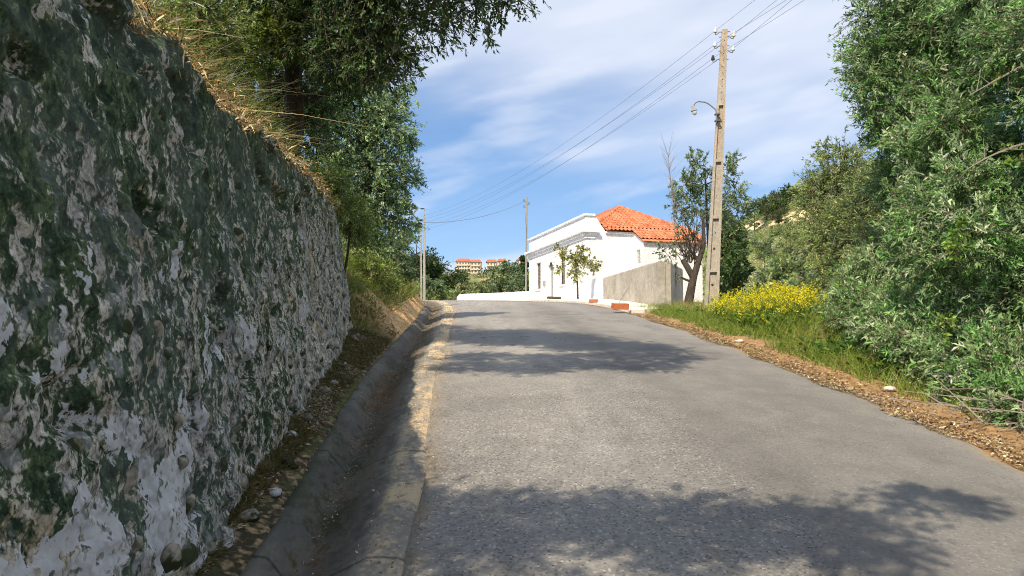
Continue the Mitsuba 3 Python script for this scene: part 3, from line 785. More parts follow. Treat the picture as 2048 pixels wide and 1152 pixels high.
# --- the tree with the dark forked trunk beside the concrete wall, and trees behind the pole
rg = np.random.default_rng(303)
spec = [(1335, 510, 24.4, 0.42), (1320, 495, 24.6, 0.25), (1345, 545, 24.3, 0.38), (1360, 480, 24.5, 0.4), (1385, 470, 24.4, 0.35), (1395, 520, 24.3, 0.2), (1365, 440, 24.5, 0.3)]
cl = rows_of_clumps(spec, rg, 110)
tk = [P(1374, 625, 24.0), P(1380, 590, 24.0), P(1387, 555, 24.1), P(1398, 520, 24.2), P(1408, 480, 24.3), P(1405, 430, 24.4)]
key = tree('pollarded_tree', 'gnarled tree with a dark forked trunk between concrete wall and utility pole', 'tree', tk, 0.15, 0.03, cl, 0.08, 0.5, OLIVE + DARKG[:2], 10, per=11, limb_r=0.045)
ex = [tube(bez(P(1387, 557, 24.1), P(1375, 535, 24.1), P(1366, 520, 24.2), 8), np.linspace(0.10, 0.085, 8), 9)]
rb = np.random.default_rng(31)
for _ in range(34):
    a = P(rb.uniform(1364, 1402), rb.uniform(505, 530), 24.2); e = P(rb.uniform(1330, 1420), rb.uniform(395, 500), 24.2 + rb.uniform(-0.6, 0.6))
    ex.append(tube(bez(a, (a + e) / 2 + rb.normal(size=3) * 0.15, e, 7), np.linspace(0.022, 0.005, 7), 4))
scene[key + '__fork'] = mikit.ply(cat(ex), 'm_bark', smooth=50)
spec = [(1385, 330, 31, 0.7), (1370, 370, 31, 0.8), (1410, 370, 31.5, 0.9), (1450, 340, 32, 0.8), (1470, 320, 32, 0.5), (1440, 400, 32, 0.9), (1385, 415, 31, 0.8), (1470, 380, 32, 0.7), (1480, 430, 33, 0.8), (1395, 300, 31, 0.3), (1430, 440, 32, 0.8), (1350, 400, 31, 0.5)]
cl = rows_of_clumps(spec, rg, 75)
b = P(1420, 560, 32)
tree('tall_roadside_tree', 'tall open tree with grey green leaves rising behind the utility pole', 'tree', [b - [0, 0, 1.5], b, P(1415, 450, 31.5), P(1410, 340, 31.3)], 0.09, 0.03, cl, 0.12, 0.36, OLIVE, 12, per=20, tw=(0.012, 0.005))
rb = np.random.default_rng(32)
ex = [tube(bez(P(1352, 520, 29), P(1350, 420, 29), P(1335, 305, 29), 10), np.linspace(0.025, 0.006, 10), 5)]
A = []; B = []
for _ in range(70):
    t = rb.uniform(0.25, 1); a = bez(P(1352, 520, 29), P(1350, 420, 29), P(1335, 305, 29), 50)[int(t * 49)]
    A.append(a); B.append(a + np.array([rb.normal(0, 0.28), rb.normal(0, 0.28), rb.uniform(0.2, 0.9)]))
add('bare_sapling', cat(ex + [twigs(np.array(A), np.array(B), 0.007, 0.003)]), 'm_twig_grey', label='leafless pale sapling rising left of the utility pole over the roof', cat='sapling')
for j, (spec, lab, cols) in enumerate([
    ([(1445, 440, 38, 0.9), (1462, 470, 38, 0.9), (1450, 510, 37, 0.9), (1470, 540, 36, 0.8), (1450, 570, 36, 0.9), (1480, 500, 37, 0.6)], 'dense dark green tree directly right of the utility pole', brighter(DARKG, 1.3)),
    ([(1590, 555, 34, 1.2), (1560, 560, 34, 1.0), (1535, 600, 30, 1.0), (1600, 600, 28, 1.0)], 'rounded grey green shrub just behind the yellow flowers', OLIVE + YELLOWG)]):
    cl = rows_of_clumps(spec, rg, 90)
    b = P(spec[-1][0], 630, spec[-1][2])
    tree(['dense_tree', 'rounded_shrub'][j], lab, ['tree', 'shrub'][j], [b - [0, 0, 0.5], b, cl[0][0]], 0.15, 0.05, cl, 0.16, 0.5, cols, 40 + j, per=22, tw=(0.012, 0.005))
# --- the little street tree in front of the house
rg = np.random.default_rng(404)
spec = [(1152, 520, 35.6, 0.6), (1130, 505, 35.6, 0.45), (1175, 520, 35.6, 0.5), (1150, 545, 35.5, 0.5), (1190, 535, 35.6, 0.35), (1118, 540, 35.6, 0.3), (1165, 500, 35.6, 0.35), (1115, 495, 35.6, 0.22), (1200, 525, 35.6, 0.2)]
cl = rows_of_clumps(spec, rg, 190)
tree('street_tree', 'small thin leaved tree standing on the pavement before the white house', 'tree', [P(1156, 606, 35.6), P(1155, 575, 35.6), P(1153, 545, 35.6)], 0.045, 0.03, cl, 0.09, 0.55, [(0.40, 0.42, 0.12), (0.30, 0.34, 0.10), (0.46, 0.45, 0.20), (0.20, 0.24, 0.08)], 13, per=11, limb_r=0.018, tw=(0.009, 0.004), shell=0.35)

# ------------------------------------------------------------------ the house
HB = np.array([3.68, 40.0, 3.72]); HA = math.atan2(0.256, 0.967)
HT = T().translate(HB.tolist()).rotate([0, 0, 1], math.degrees(HA))


def hadd(key, m, bsdf, smooth=False, **k):
    return add(key, m, bsdf, smooth, to_world=HT, **k)


tag('house', 'single storey white house with orange tiled hip roof at the road crest', 'house')
SL = 0.54
cut = lambda m, *bs: vf(__import__('functools').reduce(lambda a, c: a - man(c), bs, m))
body = man(box(0.0, 5.8, 0.0, 10.2, -0.6, 3.62))
body = body + man(box(2.6, 5.8, -1.2, 0.05, -0.6, 3.02))
pr = m3.CrossSection([[(-1.2, 3.0), (0.04, 3.0), (0.04, 3.60), (0.0, 3.60)]]).extrude(3.2)   # raking top of the lean-to
pv = vf(pr)[0]; pr = m3.Manifold(m3.Mesh(np.stack([pv[:, 2] + 2.6, pv[:, 0], pv[:, 1]], 1).astype(np.float32), vf(pr)[1].astype(np.uint32)))
body = body + pr
opens = {'win1': (7.75, 8.65, 1.2, 2.8), 'win2': (3.25, 4.15, 1.15, 2.75), 'door': (5.3, 6.3, -0.1, 2.35)}
hv_ = cut(body, box(-0.1, 0.22, 7.75, 8.65, 1.2, 2.8), box(-0.1, 0.22, 3.25, 4.15, 1.15, 2.75), box(-0.1, 0.28, 5.3, 6.3, 0.12, 2.45), box(2.5, 2.76, -0.82, -0.36, 1.95, 2.65))
hadd('house__wall', hv_, 'm_white')
# parapet over the street front, its shoulder curving down to the eaves
prof = [(0, 3.60), (0, 4.36), (0.5, 4.36), (0.62, 4.28), (0.78, 4.0), (0.9, 3.85), (1.05, 3.66), (1.05, 3.60)]
pp = m3.CrossSection([list(reversed(prof))]).extrude(0.3); a = vf(pp)
hadd('house__parapet', cat([(np.stack([a[0][:, 0], a[0][:, 2] + 0.003, a[0][:, 1]], 1), a[1][:, ::-1]), box(0.003, 0.28, 0.3, 10.19, 3.60, 4.36)]), 'm_white')
hadd('house__coping', cat([bev(-0.10, 0.36, -0.08, 10.3, 4.361, 4.46, 0.015), bev(0.361, 0.52, -0.08, 0.34, 4.361, 4.46, 0.01)]), 'm_white')
cor = [(-0.26, 3.62), (-0.26, 3.52), (-0.15, 3.42), (-0.13, 3.30), (-0.06, 3.24), (0.0, 3.24)]
cm = []
for (o, z1), (o2, z0) in [((0.27, 3.62), (0, 3.50)), ((0.17, 3.498), (0, 3.38)), ((0.08, 3.378), (0, 3.22))]:
    cm += [bev(-o, -0.001, -o, 10.2 + o * 0.5, z0, z1, 0.012), bev(0.0, 0.42 + o, -o, -0.001, z0, z1, 0.012)]
hadd('house__cornice', cat(cm), 'm_white')
hadd('house__plinth', cat([bev(-0.03, -0.001, -0.03, 5.28, -0.5, 0.35, 0.01), bev(-0.03, -0.001, 6.32, 10.2, -0.5, 0.35, 0.01)]), 'm_white')
for j, (y0, y1, z0, z1) in enumerate([opens['win1'], opens['win2']]):
    k = hadd('house__window', cat([box(0.12, 0.18, y0, y0 + 0.07, z0, z1), box(0.12, 0.18, y1 - 0.07, y1, z0, z1), box(0.12, 0.18, y0 + 0.07, y1 - 0.07, z1 - 0.07, z1), box(0.12, 0.18, y0 + 0.07, y1 - 0.07, z0, z0 + 0.07), box(0.122, 0.178, (y0 + y1) / 2 - 0.04, (y0 + y1) / 2 + 0.04, z0 + 0.07, z1 - 0.07), box(0.124, 0.176, y0 + 0.07, y1 - 0.07, z0 + 1.05, z0 + 1.1)]), 'm_frame')
    for a, b in ((y0 + 0.071, (y0 + y1) / 2 - 0.041), ((y0 + y1) / 2 + 0.041, y1 - 0.071)):
        hadd(k + '__pane', box(0.145, 0.155, a, b, z0 + 0.071, z1 - 0.071), 'm_glass')
    hadd(k + '__sill', bev(-0.08, 0.12, y0 - 0.08, y1 + 0.08, z0 - 0.07, z0 - 0.002, 0.01), 'm_white')
k = hadd('house__door', cat([box(0.2, 0.25, 5.305, 6.295, 0.12, 2.44)]), 'm_grime')
for z0, z1 in ((0.25, 1.1), (1.2, 2.3)):
    for y0, y1 in ((5.4, 5.75), (5.85, 6.2)):
        hadd(k + '__panel', bev(0.18, 0.201, y0, y1, z0, z1, 0.008), 'm_grime')
hadd(k + '__handle', tube([(0.15, 5.8, 1.15), (0.15, 5.8, 1.27)], 0.012, 6), 'm_metal')
hadd('house__doorstep', bev(-0.35, -0.035, 5.1, 6.5, -0.4, 0.11, 0.01), 'm_conc')
hadd('house__meter_box', bev(-0.09, -0.001, 6.75, 7.0, 1.3, 1.6, 0.01), 'm_grime')
hadd('house__wall_lamp', cat([box(-0.2, -0.001, 5.08, 5.1, 2.5, 2.52), bev(-0.26, -0.14, 5.02, 5.16, 2.28, 2.5, 0.03)]), 'm_dark')
k = hadd('house__side_window', cat([box(2.70, 2.74, -0.82, -0.78, 1.95, 2.65), box(2.70, 2.74, -0.40, -0.36, 1.95, 2.65), box(2.70, 2.74, -0.78, -0.40, 1.95, 1.99), box(2.70, 2.74, -0.78, -0.40, 2.61, 2.65)]), 'm_frame')
hadd(k + '__pane', box(2.715, 2.725, -0.779, -0.401, 1.991, 2.609), 'm_glass')
gr = [box(2.615, 2.63, -0.82 + 0.46 * i / 4 - 0.006, -0.82 + 0.46 * i / 4 + 0.006, 1.95, 2.65) for i in range(1, 4)] + [box(2.632, 2.645, -0.82, -0.36, 1.95 + 0.7 * i / 5 - 0.006, 1.95 + 0.7 * i / 5 + 0.006) for i in range(1, 5)]
hadd(k + '__grille', cat(gr), 'm_porcelain')
# roof
EX0, EX1, EY0, EZ = 0.15, 6.05, -0.2, 3.66
AX = (EX0 + EX1) / 2; HWID = (EX1 - EX0) / 2; AY = EY0 + HWID + 0.35; AZ = EZ + SL * (AY - EY0); BY = 10.4
sx = (AZ - EZ) / HWID
rv = np.array([(EX0, EY0, EZ), (EX1, EY0, EZ), (AX, AY, AZ), (EX0, BY, EZ), (EX1, BY, EZ), (AX, BY - HWID, AZ), (2.5, EY0, EZ), (EX1, EY0, EZ), (2.5, EY0 - 1.2, EZ - SL * 1.2), (EX1, EY0 - 1.2, EZ - SL * 1.2)])
HX = EX0 + (0.34 - EY0) * HWID / (AY - EY0); fz = lambda y: EZ + SL * (y - EY0)
rv = np.vstack([rv, [(1.06, EY0, EZ), (1.06, 0.34, fz(0.34)), (HX, 0.34, fz(0.34)), (EX0, 0.34, EZ)]])
rf = np.array([(10, 1, 2), (10, 2, 11), (11, 2, 12), (12, 2, 5), (12, 5, 3), (12, 3, 13), (1, 4, 5), (1, 5, 2), (3, 5, 4), (6, 8, 9), (6, 9, 7)])
rlow = rv.copy(); rlow[:, 2] -= 0.05
hadd('house__roof', (np.vstack([rv - [0, 0, 0.012], rlow]), np.vstack([rf, rf[:, ::-1] + len(rv)])), 'm_tile')
hadd('house__eaves', cat([bev(1.06, 2.6, -0.12, 0.0, 3.50, 3.60, 0.01), bev(2.58, 5.9, -1.30, -1.2, 2.86, 2.96, 0.01)]), 'm_white')


def tile_shape(ex, sy, nz, o, L=0.40, W=0.215):
    us = np.array([0.0, 0.03, 0.06, 0.085, 0.11, 0.14, 0.17, 0.195, 0.215]) / 0.215 * W
    hs = np.array([0.012, 0.0, 0.0, 0.02, 0.048, 0.062, 0.048, 0.018, 0.012])
    v = []
    for t, lift in ((0, 0.028), (L, 0.0)):
        for u, h in zip(us, hs):
            v.append(o + ex * u + sy * t + nz * (h + lift))
    for u, h in zip(us, hs):
        v.append(o + ex * u + nz * (h + 0.012))
    n = len(us); f = []
    for j in range(n - 1):
        f += [[j, j + 1, n + j + 1], [j, n + j + 1, n + j], [2 * n + j, 2 * n + j + 1, j + 1], [2 * n + j, j + 1, j]]
    return np.array(v), np.array(f)


cs_ = 1 / math.hypot(1, SL); ex = np.array([1.0, 0, 0]); sy = np.array([0, cs_, SL * cs_]); nz = np.array([0, -SL * cs_, cs_])
pitch_len = 0.36; tiles = []
ylen = (AY - EY0) / cs_
for r in range(-4, int(ylen / pitch_len)):
    d0 = r * pitch_len
    yy = EY0 + d0 * cs_; zz = EZ + SL * d0 * cs_
    if d0 >= -0.01:
        mgn = (d0 * cs_) * (HWID / (AY - EY0)); x0, x1 = EX0 - 0.06 + mgn, EX1 + 0.06 - mgn
    else:
        x0, x1 = 2.45, EX1 + 0.06
        if yy < EY0 - 1.25:
            continue
    nn = int((x1 - x0) / 0.215)
    x0 = math.ceil(x0 / 0.215) * 0.215 if d0 > 0 else x0
    for c in range(nn):
        if x0 + c * 0.215 < 1.07 and yy < 0.38 and d0 >= -0.01:
            continue
        tiles.append((x0 + c * 0.215, yy, zz))
rt = np.random.default_rng(77)
for j, (x, y, z) in enumerate(tiles[:300]):
    m = tile_shape(ex, sy, nz, np.array([x, y - 0.04, z - 0.04 * SL]) + nz * rt.uniform(0, 0.006), 0.40)
    hadd('house__roof__tile', m, 'm_tile', 60)
# the left slope's tiles, mostly behind the parapet: one mesh
ex2 = np.array([0, -1.0, 0]); sx_ = np.array([1, 0, sx]) / math.hypot(1, sx); nz2 = np.array([-sx, 0, 1]) / math.hypot(1, sx)
lt = []
for r in range(int(HWID * math.hypot(1, sx) / pitch_len)):
    d0 = r * pitch_len; x = EX0 + d0 / math.hypot(1, sx); fr = (x - EX0) / HWID
    y0, y1 = max(0.36, EY0 + fr * (AY - EY0) + 0.1), BY - fr * HWID
    for c in range(int((y1 - y0) / 0.215)):
        lt.append(tile_shape(ex2, sx_, nz2, np.array([x - 0.04, y1 - c * 0.215, EZ + (x - 0.04 - EX0) * sx])))
k = hadd('house__roof__side_tiles', cat(lt), 'm_tile', 60, kind='stuff')


def ridge(a, b, key):
    a, b = np.array(a, float), np.array(b, float); n = int(np.linalg.norm(b - a) / 0.34); d = unit(b - a)
    for i in range(n):
        p0 = a + d * i * 0.34; p1 = p0 + d * 0.40
        m = tube(np.array([p0, p0 + d * 0.02, p1]), np.array([0.125, 0.13, 0.10]), 9)
        hadd(key, (m[0] - [0, 0, 0.035], m[1]), 'm_tile', 60)


ridge((HX, 0.36, fz(0.36) + 0.03), (AX, AY, AZ + 0.03), 'house__roof__ridge_tile')
ridge((EX1, EY0, EZ + 0.03), (AX, AY, AZ + 0.03), 'house__roof__ridge_tile')
ridge((AX, AY, AZ + 0.03), (AX, BY - HWID, AZ + 0.03), 'house__roof__ridge_tile')

# ------------------------------------------------------------------ walls about the house
def path_wall(pts, th, top, base=-0.4, bulge=0.0, sub=14):
    """Wall with thickness along points (x, y) with top heights above the land at each point; rounded coping."""
    pts = np.asarray(pts, float)
    t = np.r_[0, np.cumsum(np.linalg.norm(np.diff(pts, axis=0), axis=1))]
    u = np.linspace(0, t[-1], sub * len(pts))
    q = np.stack([np.interp(u, t, pts[:, 0]), np.interp(u, t, pts[:, 1])], 1); z1 = np.interp(u, t, top)
    d = unit(np.gradient(q, axis=0)); nrm = np.stack([d[:, 1], -d[:, 0]], 1)
    sec = [(-0.5, base, 0), (-0.5, -0.06, 1), (-0.42, -0.015, 1), (0, 0.0, 1), (0.42, -0.015, 1), (0.5, -0.06, 1), (0.5, base, 0)]
    V_ = np.stack([np.c_[q + nrm * th * a, np.where(fl, z1 + b, z1 * 0 + zr(q[:, 1]) + b)] for a, b, fl in sec], 1)
    n, m = V_.shape[:2]; i = np.arange(n * m).reshape(n, m)
    f = np.stack([i[:-1, :-1], i[1:, :-1], i[1:, 1:], i[:-1, 1:]], -1).reshape(-1, 4)
    caps = [[i[0, 0], i[0, j], i[0, j + 1]] for j in range(1, m - 1)] + [[i[-1, 0], i[-1, j + 1], i[-1, j]] for j in range(1, m - 1)]
    return V_.reshape(-1, 3), np.vstack([f[:, [0, 2, 1]], f[:, [0, 3, 2]], np.array(caps)])


rz = lambda y, h: float(zr(y)) + h
add('white_boundary_wall', path_wall([(3.92, 33.6), (3.72, 39.6)], 0.22, [rz(33.6, 1.03), rz(39.6, 1.1)]), 'm_white', 40, label='low white rendered wall between the house and the concrete wall', cat='wall')
kw = add('concrete_wall', path_wall([(4.30, 23.0), (4.25, 24.5), (4.12, 28.5), (3.925, 33.55)], 0.22, [rz(23, 1.42), rz(24.5, 1.37), rz(28.5, 1.20), rz(33.55, 1.03)]), 'm_conc', 40, label='bare grey concrete wall rising towards the pole, a return at its end', cat='wall')
scene['concrete_wall__face'] = scene.pop(kw); labels['concrete_wall'] = labels.pop(kw)
scene['concrete_wall__return'] = mikit.ply(path_wall([(4.44, 23.03), (5.55, 26.6)], 0.25, [rz(23, 1.40), rz(23, 1.55)]), 'm_conc', smooth=40)
B_ = (HB[:2] + np.array([-0.256, 0.967]) * 10.2)
add('low_white_wall', path_wall([B_ + [0.1, 0.2], (-0.4, 53.2), (-2.2, 56.0), (-3.7, 57.9), (-3.9, 58.1)], 0.25, [4.98, 5.08, 5.20, 5.27, 5.1]), 'm_white', 40, label='long low white wall running left from the far corner of the house', cat='wall')

# pavement in front of the house and wall, raised kerb
k = np.arange(idx(21.2), idx(48), 8)
a = CL[k] + RGT[k] * (HW[k] + 0.03)[:, None]
outer = []
for y in CL[k, 1]:
    outer.append(np.interp(y, [20, 23, 33.6, 40, 50], [3.75, 4.18, 3.8, 3.66, 1.0]))
b = np.c_[np.maximum(np.array(outer), a[:, 0] + 0.1), CL[k, 1] + 0.2]
z = zr(CL[k, 1])
V_ = np.stack([np.c_[a, z - 0.1], np.c_[a, z + 0.10], np.c_[a * 0.985 + b * 0.015, z + 0.118], np.c_[a * 0.75 + b * 0.25, z + 0.12], np.c_[b, z + 0.14]], 1)
n, m = V_.shape[:2]; i = np.arange(n * m).reshape(n, m)
f = np.stack([i[:-1, :-1], i[1:, :-1], i[1:, 1:], i[:-1, 1:]], -1).reshape(-1, 4)
cap = [[i[0, 0], i[0, j], i[0, j + 1]] for j in range(1, m - 1)]
add('pavement', (V_.reshape(-1, 3), np.vstack([f[:, [0, 2, 1]], f[:, [0, 3, 2]], cap])), 'm_pave', 30, kind='structure')

# two terracotta blocks left on the pavement edge, one with a rod
def holed_block(L, W, H):
    m = man(bev(-L / 2, L / 2, -W / 2, W / 2, 0, H, 0.008))
    for i in range(3):
        for j in range(2):
            m = m - man(box(-L / 2 - 0.1, L / 2 + 0.1, -W / 2 + W * (0.08 + 0.31 * i), -W / 2 + W * (0.30 + 0.31 * i), H * (0.1 + 0.45 * j), H * (0.45 + 0.45 * j)))
    return vf(m)


c = P(1240, 632, 21.4); c[2] = zr(21.4) + 0.115
scene['terracotta_block__body'] = mikit.ply(holed_block(0.40, 0.30, 0.16), 'm_brick', smooth=30, to_world=T().translate(c.tolist()).rotate([0, 0, 1], 12).rotate([1, 0, 0], 8))
scene['terracotta_block__rod'] = mikit.ply(tube([c + [-0.05, 0.1, 0.12], c + [0.28, 0.3, 0.60]], 0.012, 6), 'm_metal')
tag('terracotta_block', 'nearer orange clay block at the pavement corner with a thin rod', 'block')
c = P(1187, 615, 26.5); c[2] = zr(26.5) + 0.12
add('terracotta_block', holed_block(0.28, 0.2, 0.11), 'm_brick', 30, to_world=T().translate(c.tolist()).rotate([0, 0, 1], 5), label='farther small orange clay block on the pavement by the concrete wall', cat='block')
c = P(1118, 603, 36.8)
add('timber_offcut', bev(-0.35, 0.3, -0.1, 0.1, 0, 0.1, 0.01), 'm_frame', to_world=T().translate([1.95, 36.8, float(zr(36.8)) + 0.12]).rotate([0, 0, 1], 20), label='short dark timber offcut lying at the foot of the street tree', cat='timber')

# ------------------------------------------------------------------ utility pole, lamp, wires
PB = P(1421, 640, 21.0); PB[2] = zr(21) - 0.2
PT = P(1449, 60, 21.0)
PH = float(PT[2] - PB[2])


def pole_mesh(H, w0, w1, t0, t1, pockets, holes):
    def prism(za, zb, fa, y0=None, y1=None):
        out = []
        for z in (za, zb):
            s = z / H; w = (w0 + (w1 - w0) * s) * fa / 2; t = (t0 + (t1 - t0) * s) / 2
            ya, yb = (-t if y0 is None else (y0 if y0 > -9 else -t - 0.01)), (t if y1 is None else y1(t))
            out += [(x, y, z) for x in (-w, w) for y in (ya, yb)]
        return m3.Manifold.hull_points(np.array(out))
    m = prism(0, H, 1.0)
    for za, zb in pockets:
        front = prism(za, zb, 0.56, -10, lambda t: -t + 0.075)
        back = front.mirror([0, 1, 0])
        m = m - front - back
    for z, r in holes:
        m = m - m3.Manifold.cylinder(0.8, r, r, 12, True).rotate([90, 0, 0]).translate([0, 0, z])
    return vf(m)


zz = lambda py: (P(1430, py, 21.0)[2] - PB[2])
pk = [(0.35, zz(545)), (zz(540), zz(438)), (zz(432), zz(325)), (zz(320), zz(212))]
hl = [(zz(p), 0.035) for p in (466, 498, 570, 600)] + [(zz(p), 0.014) for p in np.linspace(70, 200, 11)] + [(zz(p), 0.012) for p in (357, 392, 255, 290)]
pm = pole_mesh(PH, 0.36, 0.155, 0.26, 0.13, pk, hl)
lean = (PT[0] - PB[0]) / PH
sh = lambda v: np.c_[v[:, 0] + lean * v[:, 2], v[:, 1:]]
ang = math.radians(-8)
def pl(v):
    v = np.asarray(v, float); c, s = math.cos(ang), math.sin(ang)
    return sh(np.c_[v[:, 0] * c - v[:, 1] * s, v[:, 0] * s + v[:, 1] * c, v[:, 2]]) + PB
scene['utility_pole__shaft'] = mikit.ply((pl(pm[0]), pm[1]), 'm_pole', smooth=30)
tag('utility_pole', 'tall tapering concrete pole with recessed panels and white insulators', 'pole')
ins = trimesh.creation.revolve(np.array([(0, -0.055), (0.045, -0.055), (0.055, -0.02), (0.04, 0.0), (0.045, 0.02), (0.03, 0.045), (0.036, 0.06), (0.02, 0.075), (0, 0.075)]), sections=12)
WP = []
for j, (side, py, ln) in enumerate([(-1, 65, 0.24), (-1, 93, 0.24), (-1, 120, 0.27), (1, 75, 0.24), (1, 103, 0.24)]):
    z = zz(py)
    arm = [(-side * 0.14, -0.04, z), (side * (ln - 0.10), -0.04, z), (side * (ln - 0.06), -0.04, z - 0.05), (side * ln, -0.04, z - 0.06), (side * ln, -0.04, z + 0.02)]
    scene[f'utility_pole__bracket' + (f'_{j:03d}' if j else '')] = mikit.ply((pl(tube(smooth_path(arm, 16), 0.011, 6)[0]), tube(smooth_path(arm, 16), 0.011, 6)[1]), 'm_metal')
    c = pl([(side * ln, -0.04, z + 0.05)])[0]; WP.append(c)
    scene[f'utility_pole__insulator' + (f'_{j:03d}' if j else '')] = mikit.ply((np.array(ins.vertices) + c, np.array(ins.faces)), 'm_porcelain' if j != 2 else 'm_dark', smooth=40)
# the lamp on its curved arm
g = lambda px, py: P(px, py, 20.85)
arm = smooth_path([g(1433, 245), g(1432, 222), g(1424, 213), g(1408, 204), g(1396, 203), g(1389, 208), g(1386, 214)], 26)
scene['street_lamp__arm'] = mikit.ply(tube(arm, 0.018, 8), 'm_wire', smooth=50)
for j, py in enumerate((228, 241)):
    q = g(1433, py); scene['street_lamp__clamp' + (f'_{j:03d}' if j else '')] = mikit.ply(box(q[0] - 0.035, q[0] + 0.10, q[1] - 0.03, q[1] + 0.10, q[2] - 0.015, q[2] + 0.015), 'm_metal')
hd = trimesh.creation.revolve(np.array([(0, 0.10), (0.03, 0.10), (0.05, 0.07), (0.065, 0.0), (0.10, -0.05), (0.105, -0.07), (0.09, -0.07), (0, -0.03)]), sections=16)
bl = trimesh.creation.revolve(np.array([(0, 0.0), (0.075, 0.0), (0.08, -0.06), (0.055, -0.12), (0.02, -0.15), (0, -0.155)]), sections=14)
rot = trimesh.transformations.rotation_matrix(math.radians(-14), [0, 1, 0])
for nme, msh, mat, off in (('head', hd, 'm_grime', 0.0), ('bulb', bl, 'm_lampglass', -0.065)):
    msh = msh.copy(); msh.apply_translation([0, 0, off - 0.06]); msh.apply_scale(0.82); msh.apply_transform(rot); msh.apply_translation(g(1386, 214))
    scene['street_lamp__' + nme] = mikit.ply(msh, mat, smooth=40)
tag('street_lamp', 'small street lamp on a curved dark arm fixed to the utility pole', 'street lamp')

# twin thin posts on the left, and the slim pole behind the house
tw_ = []
for j, (px, pt, w) in enumerate([(842, 462, 0.12), (848, 428, 0.15)]):
    b = P(px + 1, 612, 50.0); t = P(px, pt, 50.0)
    k = 'twin_post' + ('' if j == 0 else '_001')
    v = np.array([(x, y, z) for z, ww in ((0, w), (1, w * 0.75)) for x in (-ww / 2, ww / 2) for y in (-ww / 2, ww / 2)])
    v[:, :2] += np.where(v[:, 2:] > 0.5, t[:2], b[:2]); v[:, 2] = np.where(v[:, 2] > 0.5, t[2], zr(50.0) - 0.5)
    scene[k] = mikit.ply(vf(m3.Manifold.hull_points(v)), 'm_post')
    tag(k, ['shorter of two slim concrete posts by the left bend of the road', 'taller of two slim concrete posts by the left bend, wires at its top'][j], 'post')
    tw_.append(t)
b, t = P(1052, 600, 66.0), P(1053, 394, 66.0)
scene['slim_pole__shaft'] = mikit.ply(tube([b, t], [0.09, 0.06], 10), 'm_post', smooth=50)
for j, py in enumerate((402, 408, 414)):
    q = P(1053, py, 66.0)
    scene['slim_pole__bracket' + (f'_{j:03d}' if j else '')] = mikit.ply(cat([tube([q, q + [-0.22 if j != 1 else 0.2, 0, -0.04]], 0.025, 5), tube([q + [-0.22 if j != 1 else 0.2, 0, -0.04], q + [-0.22 if j != 1 else 0.2, 0, 0.14]], 0.05, 6)]), 'm_metal')
tag('slim_pole', 'slim grey pole standing behind the far corner of the white house', 'pole')


def wire(a, b, sag, r, label, n=40):
    t = np.linspace(0, 1, n)[:, None]
    p = np.asarray(a) * (1 - t) + np.asarray(b) * t; p[:, 2] -= sag * 4 * (t * (1 - t))[:, 0]
    add('power_line', tube(p, r, 4), 'm_wire', label=label, cat='power line', group='overhead power lines')


ex_px = [(1505, 0), (1549, 0), (1567, 0), (1579, 0), (1603, 0)]
order = [0, 3, 1, 4, 2]
names = ['highest', 'second highest', 'middle', 'second lowest', 'lowest']
for n_, j in enumerate(order):
    q = P(*ex_px[n_], 17.6); a = WP[j]; d = (q - a) / (a[1] - q[1])
    e = a + d * 36; e[2] += 0.0
    wire(a, e, 0.12, 0.005, f'{names[n_]} of the wires rising from the utility pole over the road')
    e2 = tw_[1] + np.array([0, 0, -0.1 - 0.22 * n_])
    wire(a, e2, 0.75, 0.005, f'{names[n_]} of the wires from the utility pole to the far posts')
wire(P(1050, 402, 66.0), tw_[1] + [0.1, 0, -0.55], 0.45, 0.016, 'dark thick wire sagging from the slim pole to the far posts')

# ------------------------------------------------------------------ far trees, scrub, buildings
def clump_field(pts, rad, Ln, cols, rng, per=60):
    """Leafy mounds on far slopes; returns one mesh and its colours."""
    n = len(pts)
    rad = np.broadcast_to(rad, (n,))
    u = unit(rng.normal(size=(n, per, 3))); u[..., 2] = np.abs(u[..., 2]) * 1.1 - 0.15
    lump = 0.7 + 0.6 * meshkit.noise(u * 1.7 + pts[:, None], 3)[..., None]
    p = pts[:, None] + u * rad[:, None, None] * lump * rng.uniform(0.55, 1.05, (n, per, 1))
    d = u + rng.normal(size=(n, per, 3)) * 0.8
    L = np.repeat(np.broadcast_to(Ln, (n,)), per) * rng.uniform(0.6, 1.3, n * per)
    v, f = leaf_mesh(p.reshape(-1, 3), d.reshape(-1, 3), L, L * 0.7, rng, 0.6)
    base = pick(cols, n, rng, 0.3)
    col = np.repeat(base, per, 0) * np.exp(rng.normal(0, 0.25, (n * per, 1)))
    return (v, f), np.repeat(np.clip(col, 0.003, 0.6), 4, 0)


rg = np.random.default_rng(500)
HILLC = brighter([(0.07, 0.10, 0.035), (0.10, 0.13, 0.05), (0.14, 0.16, 0.07), (0.05, 0.08, 0.03), (0.16, 0.17, 0.08)], 1.95)


def scatter(n, x, y, keep=None):
    p = np.c_[rg.uniform(*x, n), rg.uniform(*y, n)]
    if keep is not None:
        p = p[keep(p[:, 0], p[:, 1])]
    return np.c_[p, land(p[:, 0], p[:, 1], False)]


